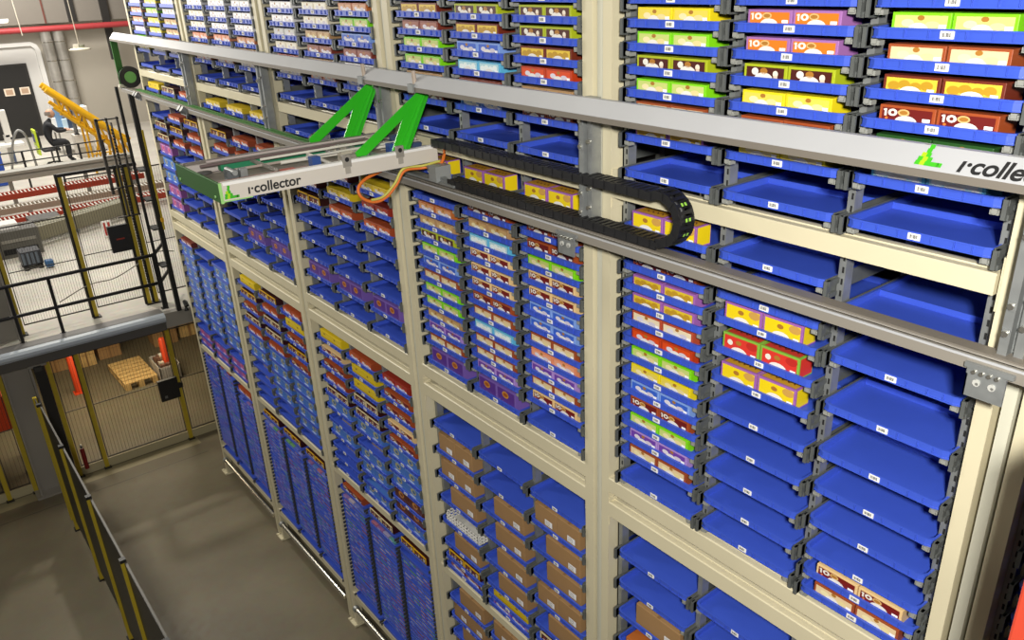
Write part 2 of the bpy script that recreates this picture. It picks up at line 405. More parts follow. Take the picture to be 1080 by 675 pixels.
T[4, 2, 'low'] = list(zip([2.625, 2.462, 2.299, 2.132, 1.957, 1.794, 1.690], ['E', 'C2', 'C1', 'C1', 'C2', 'C1', 'DW']))
T[4, 0, 'bot'] = list(zip([1.384, 1.235, 1.09, .94, .78], ['C1', 'C2', 'C1', 'C2', 'C1']))
T[4, 1, 'bot'] = list(zip([1.384, 1.235, 1.09, .94], ['C2', 'C1', 'C1', 'C2']))
T[4, 2, 'bot'] = list(zip([1.384, 1.235], ['C1', 'C2']))
gt = [4.862, 4.790, 4.718, 4.645, 4.571, 4.500, 4.428, 4.302]
tops = {3: [['W', 'W', 'W', 'GR', 'WC', 'CR', 'WC', 'E'], ['WC', 'WC', 'WC', 'T', 'BR', 'T', 'S', 'E'], ['W', 'BO', 'L', 'B', 'BR', 'W', 'B', 'E']],
        2: [['WC', 'W', 'WC', 'WC', 'S', 'T', 'S', 'E'], ['W', 'W', 'W', 'W', 'S', 'W', 'BO', 'E'], ['W', 'W', 'W', 'W', 'BO', 'T', 'WC', 'E']],
        1: [['LI', 'LI', 'S', 'S', 'LI', 'L', 'Y', 'E'], ['Y', 'Y', 'L', 'Y', 'Y', 'WC', 'WC', 'E'], ['WC', 'WC', 'GR', 'T', 'T', 'BO', 'GR', 'E']]}
for b_ in (1, 2, 3):
    for c_ in range(3): T[b_, c_, 'top'] = list(zip(gt, tops[b_][c_]))
gf = [4.100, 3.876, 3.768, 3.658, 3.535, 3.410, 3.285, 3.157, 3.031]
T[3, 0, 'mid'] = list(zip(gf, ['E', 'T', 'BR', 'DY', 'E', 'E', 'E', 'PB', 'E']))
T[3, 1, 'mid'] = list(zip(gf, ['E', 'BR', 'SY', 'OR', 'E', 'E', 'E', 'PB', 'E']))
T[3, 2, 'mid'] = list(zip(gf, ['E', 'SY', 'RD', 'OR', 'E', 'E', 'E', 'PB', 'E']))
T[2, 0, 'mid'] = list(zip(gf, ['SY', 'DY', 'OR', 'OR', 'E', 'E', 'E', 'E', 'E']))
T[2, 1, 'mid'] = list(zip(gf, ['SY', 'OR', 'OR', 'E', 'E', 'E', 'E', 'PB', 'E']))
T[2, 2, 'mid'] = list(zip(gf, ['SY', 'OR', 'E', 'E', 'E', 'E', 'E', 'PB', 'E']))
T[1, 0, 'mid'] = list(zip(gf, ['YS', 'E', 'DW', 'DW', 'PP', 'PK', 'PK', 'PP', 'PP']))
T[1, 1, 'mid'] = list(zip(gf, ['DW', 'OR', 'DY', 'OR', 'E', 'E', 'E', 'E', 'E']))
T[1, 2, 'mid'] = list(zip(gf, ['OR', 'DY', 'OR', 'OR', 'E', 'E', 'E', 'E', 'E']))
gl = [2.685, 2.576, 2.467, 2.358, 2.249, 2.140, 2.031, 1.922, 1.813, 1.720, 1.632]
T[3, 0, 'low'] = list(zip(gl, ['YS', 'DC', 'DR', 'OR', 'DW', 'PK', 'FL', 'PK', 'FL', 'FL', 'E']))
T[3, 1, 'low'] = list(zip(gl, ['OR', 'YS', 'YS', 'DW', 'DW', 'PK', 'FL', 'PK', 'PK', 'FL', 'PK']))
T[3, 2, 'low'] = list(zip(gl, ['RD', 'DR', 'DR', 'DC', 'DR', 'PK', 'PK', 'PK', 'PN', 'PN', 'PK']))
T[2, 0, 'low'] = list(zip(gl, ['YS', 'DY', 'DR', 'DW', 'OR', 'PK', 'PK', 'FL', 'FL', 'FL', 'E']))
T[2, 1, 'low'] = list(zip(gl, ['DY', 'OR', 'DW', 'DW', 'OR', 'PK', 'PK', 'PK', 'PK', 'FL', 'FL']))
T[2, 2, 'low'] = list(zip(gl, ['OR', 'YS', 'DR', 'DY', 'DR', 'PK', 'PK', 'PK', 'PK', 'PK', 'FL']))
T[1, 0, 'low'] = list(zip(gl, ['BR', 'PK', 'PK', 'PK', 'PK', 'PK', 'PK', 'PK', 'E', 'PP', 'PP']))
T[1, 1, 'low'] = list(zip(gl, ['E', 'E', 'PK', 'PK', 'PK', 'PK', 'PK', 'PK', 'FL', 'PP', 'PP']))
T[1, 2, 'low'] = list(zip(gl, ['E', 'PK', 'PK', 'PK', 'PK', 'PK', 'PK', 'PK', 'FL', 'PP', 'PP']))
rd = random.Random(11)
def dense(first):
    z = 1.50; out = []
    if first: out.append((1.430, first)); z = 1.354
    k = 0
    while z > .455:
        k += 1
        out.append((z, 'E' if rd.random() < .04 else 'M')); z -= .0363
    out.append((.384, 'E'))
    return out
for b_, fs in ((3, ('DR', 'DW', 'DY')), (2, ('DY', 'DY', 'DY')), (1, (None, None, 'OR'))):
    for c_ in range(3): T[b_, c_, 'bot'] = dense(fs[c_])

# ---- rack bays
RK = {}
SECT = {'top': 'top section', 'mid': 'middle section', 'low': 'lower section', 'bot': 'bottom section'}
def beam(b, x0, x1, z0, z1, m=CREAM, y0=0.0, y1=.05):
    b.prism([(y0, z0), (y0, z1-.004), (y0+.004, z1), (y1-.02, z1), (y1-.018, z1+.004), (y1, z1+.004), (y1, z0)], 'x', x0, x1, m)
UPZ = 5.35
for bay in range(1, 7):
    x0 = (bay-1)*1.5
    if bay < 6:
        root = empty('storage_rack_bay', f'cream steel rack bay of blue trays, {BAYW[bay]} bay of the long rack' if bay not in (1, 5) else
                 ('cream steel rack bay of blue trays at the far end of the rack' if bay == 1 else 'cream steel rack bay of blue trays, nearest and largest whole bay'),
                 'storage rack', (x0, 0, 0), group='rack bays in the long storage rack')
    else:
        root = empty('storage_rack_bay', 'rack bay cut off at the right edge beside the red guard post', 'storage rack', (x0, 0, 0), group='rack bays in the long storage rack')
    RK[bay] = root
    for side in ('l', 'r'):
        b = MB(); a, c = ((.048, .092) if bay < 6 else (.062, .106)) if side == 'l' else ((1.443, 1.495) if bay != 5 else (1.457, 1.500))
        # C-shaped upright: front face and side webs
        b.box(a, 0, .012, c, .012, UPZ, CREAM)
        b.box(a, .012, .012, a+.008, .066, UPZ, CREAM); b.box(c-.008, .012, .012, c, .066, UPZ, CREAM)
        b.box(a, .058, .012, c, .066, UPZ, CREAM)
        b.box(a+.003, .55, .012, c-.003, .6, UPZ, CREAM)
        for zz in (2.955, 2.825, 4.23, 1.575):
            cx = c if side == 'l' else a
            b.tube([(cx-.002 if side == 'l' else cx+.002, .03, zz), (cx+.004 if side == 'l' else cx-.004, .03, zz)], .006, GALV, 6)
        # joint bracket tabs on the inside face
        for zz in (4.16, 2.74):
            if side == 'l': b.box(c, .004, zz, c+.006, .06, zz+.14, CREAM)
            else: b.box(a-.006, .004, zz, a, .06, zz+.14, CREAM)
        b.build('upright', root)
    if bay > 1 or True:
        q_ = .008 if bay == 6 else 0
        b = MB(); b.box(.008+q_, .012, .02, .038+q_, .07, UPZ, C('#cbc9b6')); b.build('joint_strip', root)
    def bm_(name, z0, z1):
        b = MB(); beam(b, .092, 1.443, z0, z1); b.build(name, root)
    bm_('shelf_beam', 4.200, 4.256); bm_('shelf_beam', 2.916, 2.984); bm_('shelf_beam', 2.790, 2.862)
    bm_('shelf_beam', 1.545, 1.600); bm_('shelf_beam', .305, .366)
    # deck strips behind the beams
    for zz in (4.249, 2.978, 1.594):
        b = MB(); b.box(.095, .05, zz-.006, 1.44, .09, zz, C('#b8b0a0')); b.build('deck_strip', root)
    # perforated divider posts
    for xx in (.118, .5705, 1.0075, 1.425):
        b = MB(); w = .011; ZB = .32 if bay > 3 else 1.6
        if bay < 4: b.box(xx-w, .09, .32, xx+w, .10, 1.6, C('#4a4c4e'))  # lower post coloured dark, shade of the column gaps put into it
        b.box(xx-w, .05, ZB, xx+w, .056, UPZ, GALV); b.box(xx-w, .056, ZB, xx-w+.003, .09, UPZ, GALV); b.box(xx+w-.003, .056, ZB, xx+w, .09, UPZ, GALV)
        z = 2.9 if bay >= 4 else 4.0
        while z < UPZ-.05:
            b.box(xx+.0, .0488, z, xx+.006, .0502, z+.018, DARK); z += .0363
        b.box(xx-w, .42, .32, xx+w, .45, UPZ, GALV)
        b.build('divider_post', root)
    # added dark sheet keeps light from leaking in behind the cells
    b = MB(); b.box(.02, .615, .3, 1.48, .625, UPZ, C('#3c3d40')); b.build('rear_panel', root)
    b = MB(); b.box(.02, .0, UPZ-.05, 1.48, .6, UPZ, CREAM); b.build('top_beam', root)
    # foot plates + floor tube
    b = MB(); b.box(-.02, -.028, 0, .104, .06, .010, CREAM); b.box(-.02, -.03, .010, .0, -.004, .02, CREAM); b.box(.085, -.03, .010, .104, -.004, .02, CREAM)
    b.build('foot_plate', root)
    b = MB(); b.tube([(.11, .0, .195), (1.43, .0, .195)], .021, STEEL, 12); b.tube([(.10, .0, .195), (.13, .0, .195)], .028, GALV, 10); b.build('floor_tube', root)
    if bay == 5:
        b = MB(); b.box(.096, -.004, 4.236, .124, .0, 4.274, WHITE); b.build('number_plate', root)
        text('plate_figure', '3', .032, (x0+.102, -.0045, 4.243), (1, 0, 0), (0, 0, 1), INK, root)

# bay at the right edge: a few trays of its left column
T[6, 0, 'mid'] = list(zip([3.75, 3.64, 3.53, 3.42, 3.31, 3.2], ['E']*6))
BAYW[6] = 'cut-off right'

# ---- gather trays
TL = []
for (bay, c, s), lst in T.items():
    n = len(lst)
    for i, (z, code) in enumerate(lst):
        x = (bay-1)*1.5 + COLX[c]
        px = pix(x, 0, z)
        o_ = (n-i, 'up') if s == 'top' else (i+1, 'down')
        TL.append(dict(bay=bay, c=c, s=s, z=z-.014, x=x, code=code, px=px, ord=o_, near=px[2]))
TL.sort(key=lambda t: (t['s'] == 'bot' and t['bay'] < 4, t['near']))
CONT = {'E': 'empty', 'C1': 'one brown carton', 'C2': 'two brown cartons', 'CRATE': 'a white crate', 'YS': 'a long yellow box',
        'DY': 'yellow framed display boxes', 'DW': 'cream framed display boxes', 'PK': 'blue multipacks', 'PP': 'pink multipacks', 'PN': 'brown multipacks',
        'FL': 'folded card', 'M': 'thin packets', 'OR': 'orange boxes', 'RD': 'red boxes', 'SY': 'plain yellow boxes'}
DES['OR'] = ('deep orange', '#9c4420', '#c8602e', 'bun'); DES['RD'] = ('plain red', '#8e2a1a', '#b23824', 'bun'); DES['SY'] = ('plain yellow', '#d6b81c', '#dcc040', 'bun')
def where(t):
    w = NUM[t['ord'][0]] if t['ord'][0] < len(NUM) else 'lowest'
    return w, t['ord'][1], COLW[t['c']], SECT[t['s']], BAYW[t['bay']]
def tray_label(t):
    w, ud, cw, sw, bw = where(t)
    adj = 'empty blue' if t['code'] == 'E' else 'filled blue'
    return f'{adj} tray, {w} {ud} in {cw} column, {sw}, {bw} bay'
NT = 300
for i, t in enumerate(TL[:NT]):
    r = put('storage_tray', TRAY_ME, None, (t['x'], 0, t['z']))
    tag(r, tray_label(t), 'tray', 'blue storage trays in the rack')
    if t['bay'] > 1: put('barcode_label', LABEL_ME, r)
rest = MB()
for t in TL[NT:]: tray_mb(rest, t['x'], 0, t['z'], True, .013 if t['code'] == 'M' else TH)
for bay in range(1, 6):                                             # the row above the picture's top edge
    for c in range(3): tray_mb(rest, (bay-1)*1.5+COLX[c], 0, 4.928, True)
tag(rest.build('storage_trays'), 'many more blue trays packed closely low down in the far bays', 'tray', 'blue storage trays in the rack', 'stuff')
# runners belong to their bay
for bay, root in RK.items():
    deep = MB()
    for t in TL:
        if t['bay'] != bay: continue
        lx = t['x']-(bay-1)*1.5
        if t['s'] == 'bot' and bay < 4:
            for s_ in (-1, 1):
                deep.box(lx+s_*.2015, -.008, t['z']-.008, lx+s_*.210, .03, t['z']+.011, C('#3a3c40'))  # runner ends coloured dark to carry the shade between columns
        else: put('tray_runner', RUN_ME, root, (lx, 0, t['z']))
    if deep.v: deep.build('lower_tray_runners', root)['kind'] = 'stuff'

# ---- goods
goods = []      # (near, kind, maker, args, x, z, label)
def G(t, kind, key, dx, pos): goods.append((t['near'], kind, key, t['x']+dx, t['z']+.005, t, pos))
for t in TL:
    k = t['code']
    if k == 'E': continue
    if k in DES:
        if k in ('YPB', 'RGB'): G(t, 'product_box', k, -.084, 'left'); G(t, 'product_box', k, .068, 'right')
        else: G(t, 'product_box', k, -.074, 'left'); G(t, 'product_box', k, .077, 'right')
    elif k == 'C1': G(t, 'carton', 'C1', .030, 'only')
    elif k == 'C2': G(t, 'carton', 'C2', -.095, 'left'); G(t, 'carton', 'C2', .072, 'right')
    elif k == 'CRATE': G(t, 'crate', k, 0, 'only')
    elif k == 'YS': G(t, 'long_box', k, .0, 'only')
    elif k in ('DY', 'DW'): G(t, 'display_box', k, -.085, 'left'); G(t, 'display_box', k, .075, 'right')
    elif k in ('PK', 'PP', 'PN'): G(t, 'multipack', k, -.085, 'left'); G(t, 'multipack', k, .085, 'right')
    elif k == 'FL': G(t, 'card_sleeve', k, 0, 'only')
    elif k == 'M': G(t, 'thin', k, 0, 'only')
_me = {}
def good_mesh(kind, key):
    if (kind, key) in _me: return _me[kind, key]
    if kind == 'product_box': m = box_mb(key).mesh(kind)
    elif kind == 'carton': m = carton_mb(w=.255 if key == 'C1' else .163).mesh(kind)
    elif kind == 'crate': m = crate_mb().mesh(kind)
    elif kind == 'long_box': m = slab_mb().mesh(kind)
    elif kind == 'display_box': m = display_mb('#d9a91c' if key == 'DY' else '#d8c79a').mesh(kind)
    elif kind == 'multipack': m = pack_mb({'PK': 'b', 'PP': 'p', 'PN': 'n'}[key]).mesh(kind)
    elif kind == 'card_sleeve': m = flap_mb().mesh(kind)
    _me[kind, key] = m
    return m
def _gl(): pass
def good_label(kind, key, t, pos):
    w, ud, cw, sw, bw = where(t)
    at = f'{w} tray {ud}, {cw} column, {sw}, {bw} bay'
    if kind == 'product_box':
        s = DES[key][0].replace(' and ', '-').replace(' with ', '-').replace(' ', '-')
        return f'{s} box, {pos} of pair, {at}'
    if kind == 'carton': return (f'brown carton, {pos} of pair, {at}' if pos != 'only' else f'single brown carton, {at}')
    if kind == 'crate': return 'white latticed plastic crate in a blue tray between brown cartons'
    if kind == 'long_box': return f'long plain yellow box, {at}'
    if kind == 'display_box': return ('yellow' if key == 'DY' else 'cream') + f'-framed display box, {pos} of pair, {at}'
    if kind == 'multipack': return {'PK': 'blue', 'PP': 'pink', 'PN': 'brown'}[key] + f' multipack, {pos} of pair, {at}'
    if kind == 'card_sleeve': return f'folded brown card, {at}'
CAT = {'product_box': 'box', 'carton': 'carton', 'crate': 'crate', 'long_box': 'box', 'display_box': 'box', 'multipack': 'multipack', 'card_sleeve': 'card'}
GRP = {'product_box': 'printed product boxes in the trays', 'carton': 'brown cartons in the trays', 'long_box': 'long yellow boxes in the trays', 'crate': None,
       'display_box': 'framed display boxes in the trays', 'multipack': 'multipacks in the far bays', 'card_sleeve': 'folded cards in the trays'}
goods.sort(key=lambda q: q[0]); cnt = {}
restg = MB(); thin = MB(); rc = random.Random(5)
for near, kind, key, x, z, t, pos in goods:
    if kind == 'thin':
        h = .0245
        pal = ['#8a6ca4', '#6a74b8', '#8e6090', '#5c9490', '#a86880', '#5468b4', '#9c96b8', '#6e60a4', '#689a68', '#5c6cc0', '#9a5454', '#b4a8b4', '#5474b4']
        for q in range(4):
            xx = x-.165+.085*q
            if rc.random() < .12: continue
            thin.box(xx, .007, z, xx+.075, .16, z+h*(.7+.35*rc.random()), C(rc.choice(pal)))
            if rc.random() < .5: thin.rect(xx+.01, z+.010, xx+.05, z+h*.7, .0064, C(rc.choice(['#cfc8d8', '#b0d0c0', '#d8b0b0', '#b8c0e0'])))
        continue
    cnt[kind] = cnt.get(kind, 0)+1
    if cnt[kind] <= 296:
        o = put(kind, good_mesh(kind, key), None, (x, .0075 if kind in ('product_box', 'display_box') else .016 if kind in ('carton', 'long_box') else .010, z))
        tag(o, good_label(kind, key, t, pos), CAT[kind], GRP[kind])
    else:
        if kind == 'product_box': box_mb(key, restg, x, .0085, z)
        elif kind == 'multipack': pack_mb({'PK': 'b', 'PP': 'p', 'PN': 'n'}[key], restg, x, .0085, z)
        elif kind == 'display_box': display_mb('#d9a91c', restg, x, .0085, z)
if restg.v: tag(restg.build('product_boxes'), 'remaining small printed boxes standing in trays of the far bays', 'box', 'printed product boxes in the trays', 'stuff')
tag(thin.build('thin_packets'), 'thin coloured packets lying in the close-packed trays low in the far bays', 'packets', None, 'stuff')

# ================================================================== RAILS
# upper rail: small upright lip with a broad sloping face above it
root = empty('upper_rail', 'long pale aluminium beam with lettering, running across the rack at the top', 'rail', (-.22, -.12, 4.483))
X0, X1 = -.22, 9.0
def rel(p, o=(-.22, -.12, 4.483)): return (p[0]-o[0], p[1]-o[1], p[2]-o[2])
b = MB(); b.prism([(-.12, 4.488), (-.12, 4.509), (-.078, 4.556), (-.058, 4.556), (-.058, 4.488)], 'x', X0, X1, ALU); b.v = [rel(p) for p in b.v]; b.build('beam', root)
b = MB(); b.box(X0, -.1215, 4.488, X1, -.12, 4.507, TAUPE); b.v = [rel(p) for p in b.v]; b.build('lower_lip', root)  # lip's darker tone is shade on its upright face, put into colour
sl = Vector((0, .042, .047)).normalized(); nrm = Vector((0, -.047, .042)).normalized()
def onface(x, s): return Vector((x, -.12, 4.509)) + sl*s + nrm*.0006
text('lettering', '\u0131·collector', .060, onface(7.352, .006), (1, 0, 0), sl, INK, root, .16, .0014)
text('lettering', '\u0131·collector', .05, onface(-.12, .015), (1, 0, 0), sl, C('#8a8a86'), root, .18)
def arrow_mark(b, o, xa, ya, s, n):
    """green pixel arrow: squares along two arms"""
    cells = [(1.5, 4), (1.3, 3), (.6, 2), (1.6, 2), (.2, 1), (1.2, 1), (2.2, 1), (0, 0), (1, 0), (2, 0), (3, 0), (4, 0), (4.6, 0)]
    for i, (cx, cy) in enumerate(cells):
        m = C('#a4d21c') if i in (2, 5, 8) else C('#3fae1e')
        p = Vector(o) + Vector(xa)*(cx*s) + Vector(ya)*(cy*s) + Vector(n)*.0006
        vs = [p, p+Vector(xa)*s, p+Vector(xa)*s+Vector(ya)*s, p+Vector(ya)*s]
        b.add([v[:] for v in vs], [(0, 1, 2, 3)], m)
b = MB(); arrow_mark(b, onface(7.252, .008), (1, 0, 0), sl, .0115, nrm); b.v = [rel(p) for p in b.v]; b.build('arrow_emblem', root)
# lower rail
o2 = (-.22, -.12, 4.043)
root = empty('lower_rail', 'long aluminium rail below the arm carrying the black cable chain', 'rail', o2)
def rel2(b): b.v = [(p[0]-o2[0], p[1]-o2[1], p[2]-o2[2]) for p in b.v]; return b
b = MB(); b.prism([(-.12, 4.050), (-.12, 4.078), (-.117, 4.083), (-.105, 4.083), (-.105, 4.079), (-.100, 4.079), (-.100, 4.083), (-.090, 4.083), (-.090, 4.050)], 'x', X0, X1, RAILG); rel2(b).build('front_profile', root)
b = MB(); b.box(X0, -.1205, 4.0785, X1, -.1165, 4.0845, ALU); b.box(X0, -.100, 4.0795, X1, -.092, 4.0842, C('#a8a298')); rel2(b).build('bright_edge', root)
b = MB(); b.box(X0, -.090, 4.05, X1, -.078, 4.070, C('#4a4640')); rel2(b).build('groove', root)
b = MB(); b.box(X0, -.078, 4.047, X1, -.032, 4.083, TAUPE); rel2(b).build('rear_profile', root)
b = MB(); b.box(.1, -.074, 4.083, 4.4, -.050, 4.090, DKGREEN); b.box(.1, -.046, 4.083, 4.4, -.040, 4.094, DKGREEN); rel2(b).build('toothed_belt', root)
for gx in (6.0-.06, 7.47):
    b = MB(); w = .092
    b.box(gx, -.130, 3.985, gx+w, -.122, 4.060, GALV); b.box(gx-.006, -.134, 4.060, gx+w+.016, -.122, 4.072, GALV)
    b.box(gx, -.130, 3.985, gx+.004, -.03, 4.043, GALV)
    for i in range(4):
        xx = gx+.018+.018*i; b.tube([(xx, -.130, 4.052), (xx, -.137, 4.052)], .0052, STEEL, 8)
    for xx in (gx+.028, gx+.064): b.tube([(xx, -.130, 4.026), (xx, -.134, 4.026)], .009, C('#b4b4ae'), 12); b.tube([(xx+.002, -.1335, 4.024), (xx+.002, -.1345, 4.024)], .004, C('#6a6a66'), 6)
    rel2(b).build('wall_bracket', root)
for gx in (.33, 1.55):
    b = MB()
    for d in (0, .07): b.tube([(gx+d, -.12, 4.055), (gx+d, -.155, 4.085)], .024, C('#7c7f80'), 10)
    b.box(gx-.03, -.135, 4.03, gx+.10, -.12, 4.05, GALV)
    rel2(b).build('bumper', root)
# steel standoffs between the two rails at every upright joint
for gi in range(1, 6):
    gx = gi*1.5
    lab = f'galvanised steel standoff joining the two rails, {["", "first", "second", "third", "fourth", "fifth"][gi]} counted from the far end'
    root = empty('rail_standoff', lab, 'standoff', (gx+(.014 if gi == 5 else 0), -.03, 4.05), group='standoffs between the two rails')
    b = MB()
    if gi > 0:
        b.box(-.012, -.03, .03, .010, .026, .50, GALV); b.box(.022, -.02, .03, .044, .026, .50, GALV); b.box(.010, .0, .03, .022, .026, .50, GALV)
    else: b.box(-.03, -.026, .03, .0, .026, .5, GALV)
    b.build('channel', root)
    for zz in (.09, .16, .33, .42):
        b = MB(); b.tube([(-.001, -.03, zz), (-.001, -.040, zz)], .008, STEEL, 8);         b.box(-.010, -.034, zz-.012, .008, -.03, zz+.012, GALV); b.build('bolt', root)
        b = MB(); b.tube([(.033, -.02, zz+.02), (.033, -.032, zz+.02)], .008, STEEL, 8); b.build('bolt', root)
    b = MB(); b.box(-.012, -.06, .445, .044, -.020, .470, GALV); b.build('upper_clamp', root)
# far drive unit: green plate and wheel
root = empty('rail_drive_unit', 'green end plate with round belt wheel at the far end of the rails', 'drive unit', (-.2, -.12, 4.09))
b = MB(); b.box(-.008, -.004, -.005, .008, .052, .392, DKGREEN, .002); b.build('end_plate', root)
b = MB(); b.tube([(.03, .08, .085), (.075, .08, .085)], .088, DKGREEN, 24); b.tube([(.028, .08, .085), (.033, .08, .085)], .094, BLACKM, 24); b.tube([(.072, .08, .085), (.078, .08, .085)], .094, BLACKM, 24)
b.tube([(.078, .08, .085), (.082, .08, .085)], .05, C('#6fb05a'), 16); b.build('belt_wheel', root)
b = MB(); b.box(.0, -.02, .0, .04, .06, .025, C('#e4dfcc')); b.build('corner_block', root)

# ================================================================== PICKING ARM
AX0, AX1, AY0, AY1, AZ0, AZ1 = 4.465, 4.98, -1.04, -.03, 4.173, 4.243
root = empty('picking_arm', 'pale telescopic picking arm with green end plate reaching out from the rails', 'robot arm', (AX0, AY0, AZ0))
def ra(b): b.v = [(p[0]-AX0, p[1]-AY0, p[2]-AZ0) for p in b.v]; return b
b = MB(); b.prism([(AX1-.03, AZ0), (AX1, AZ0), (AX1, AZ1-.010), (AX1-.006, AZ1), (AX1-.03, AZ1)], 'y', AY0+.01, AY1, C('#cfc8bc')); ra(b).build('side_beam', root)
b = MB(); b.prism([(AX1-.0295, AZ1), (AX1-.006, AZ1), (AX1+.0005, AZ1-.010), (AX1-.003, AZ1+.0012), (AX1-.0295, AZ1+.0012)], 'y', AY0+.02, AY1-.02, C('#e9e7e2')); ra(b).build('beam_cap', root)
b = MB(); b.box(AX0, AY0+.01, AZ0, AX0+.03, AY1, AZ1, C('#9a9288')); ra(b).build('side_beam', root)
b = MB(); b.box(AX0-.01, AY0, AZ0-.008, AX1+.004, AY0+.010, AZ1+.003, DKGREEN, .002)
for xx, zz in ((AX0+.03, AZ0+.012), (AX1-.05, AZ0+.012)): b.tube([(xx, AY0, zz), (xx, AY0-.004, zz)], .006, C('#8fc07a'), 8)
ra(b).build('end_plate', root)
b = MB(); b.box(AX1+.0005, AY0, AZ0-.008, AX1+.0055, AY0+.012, AZ1+.003, C('#9ad07a')); b.box(AX1+.0002, AY0+.012, AZ0-.004, AX1+.003, AY0+.13, AZ0, C('#9ad07a')); ra(b).build('edge_trim', root)
# inside: belts, rods, rails, cross bars
b = MB(); b.box(AX0+.085, AY0+.15, AZ0+.035, AX0+.125, AY1, AZ0+.062, BELT); ra(b).build('drive_belt', root)
b = MB(); b.box(AX0+.035, AY0+.02, AZ0+.03, AX0+.06, AY1, AZ0+.075, C('#6e6660')); ra(b).build('guide_rail', root)
b = MB(); b.box(AX0+.062, AY0+.02, AZ0+.03, AX0+.080, AY1, AZ0+.068, C('#b9b0aa')); ra(b).build('guide_rail', root)
b = MB(); b.box(AX0+.145, AY0+.02, AZ0+.02, AX0+.30, AY1, AZ0+.036, C('#7e776d')); ra(b).build('inner_tray', root)
b = MB(); b.box(AX0+.40, AY0+.04, AZ0+.03, AX0+.43, AY0+.42, AZ0+.056, C('#a07a70')); b.box(AX0+.43, AY0+.04, AZ0+.03, AX0+.445, AY0+.42, AZ0+.05, C('#3a2e2e')); b.box(AX0+.398, AY0+.30, AZ0+.056, AX0+.428, AY0+.36, AZ0+.060, C('#b85a48')); ra(b).build('guide_rail', root)
b = MB(); b.tube([(AX0+.30, AY0+.35, AZ0+.065), (AX0+.33, AY1-.05, AZ0+.065)], .008, C('#d8d4c8'), 8); ra(b).build('push_rod', root)
b = MB(); b.tube([(AX0+.20, AY0+.52, AZ0+.062), (AX1-.03, AY0+.50, AZ0+.062)], .008, C('#d8d4c8'), 8); ra(b).build('cross_bar', root)
b = MB(); b.box(AX0+.05, AY0+.72, AZ0+.05, AX1-.03, AY0+.75, AZ0+.062, GALV); ra(b).build('cross_bar', root)
b = MB(); b.box(AX0+.30, AY0+.10, AZ0+.025, AX0+.345, AY0+.145, AZ0+.075, C('#5a5e60')); b.tube([(AX0+.27, AY0+.125, AZ0+.07), (AX0+.37, AY0+.125, AZ0+.07)], .012, C('#8a8d8c'), 8); b.box(AX0+.33, AY0+.15, AZ0+.03, AX0+.36, AY0+.18, AZ0+.08, GALV); ra(b).build('gripper_block', root)
b = MB(); b.tube([(AX0+.18, AY0+.06, AZ0+.05), (AX0+.18, AY0+.06, AZ0+.055)], .03, C('#4a4a48'), 14); ra(b).build('end_roller', root)
for yy in (.45, .83):
    b = MB(); b.box(AX0+.36, AY0+yy, AZ0+.04, AX0+.40, AY0+yy+.04, AZ0+.085, C('#2a4a8a')); ra(b).build('clamp_block', root)
for yy in (.555, .815):
    b = MB(); b.box(AX1-.012, AY0+yy-.020, AZ0+.045, AX1+.004, AY0+yy+.020, AZ0+.097, C('#8f8a80'), .003); b.tube([(AX1+.004, AY0+yy, AZ0+.078), (AX1+.005, AY0+yy, AZ0+.078)], .010, DARK, 12)
    b.box(AX1+.001, AY0+yy-.012, AZ0+.018, AX1+.004, AY0+yy+.012, AZ0+.05, C('#a09a8e')); ra(b).build('hanger_tab', root)
for (x_, y0_, y1_, z_, r_, m_) in ((.10, .10, .98, .078, .006, C('#b9aca8')), (.135, .06, .98, .070, .007, C('#6a5a58')), (.20, .30, .99, .072, .006, C('#d8d4c8')), (.26, .12, .80, .060, .006, C('#a89a90')), (.345, .45, 1.0, .080, .006, C('#c8c4ba'))):
    b = MB(); b.tube([(AX0+x_, AY0+y0_, AZ0+z_), (AX0+x_, AY0+y1_, AZ0+z_)], r_, m_, 8); ra(b).build('guide_rod', root)
for yy in (.28, .62, .88):
    b = MB(); b.box(AX0+.08, AY0+yy, AZ0+.055, AX0+.40, AY0+yy+.014, AZ0+.066, C('#8a857c')); ra(b).build('cross_bar', root)
b = MB(); b.box(AX0+.315, AY0+.04, AZ0+.02, AX0+.395, AY0+.98, AZ0+.03, C('#4f4a44')); ra(b).build('inner_tray', root)
b = MB(); b.box(AX0-.09, AY1-.32, AZ0+.05, AX0-.02, AY1-.28, AZ0+.10, C('#6a6d6e')); b.box(AX0-.16, AY1-.30, AZ0+.03, AX0-.02, AY1-.29, AZ0+.045, GALV); b.tube([(AX0-.14, AY1-.32, AZ0+.06), (AX0-.14, AY1-.22, AZ0+.06)], .018, C('#7c7f80'), 8)
b.tube([(AX0-.10, AY0+.42, AZ0+.05), (AX0-.02, AY1-.02, AZ0+.06)], .007, C('#9a958c'), 6); b.box(AX0-.10, AY0+.5, AZ0+.045, AX0+.01, AY0+.52, AZ0+.055, GALV); ra(b).build('side_gripper', root)
# small works near the rail
b = MB()
rq = random.Random(2)
for i in range(26):
    yy = AY1-.42+.40*rq.random(); xx = AX0+.04+.42*rq.random(); s_ = .012+.016*rq.random()
    b.box(xx, yy, AZ0+.03, xx+s_*1.4, yy+s_*2, AZ0+.06+.03*rq.random(), rq.choice([GALV, C('#4a4a48'), C('#8a8478'), C('#3a4a6a'), C('#b0a898')]))
ra(b).build('gear_cluster', root)['kind'] = 'stuff'
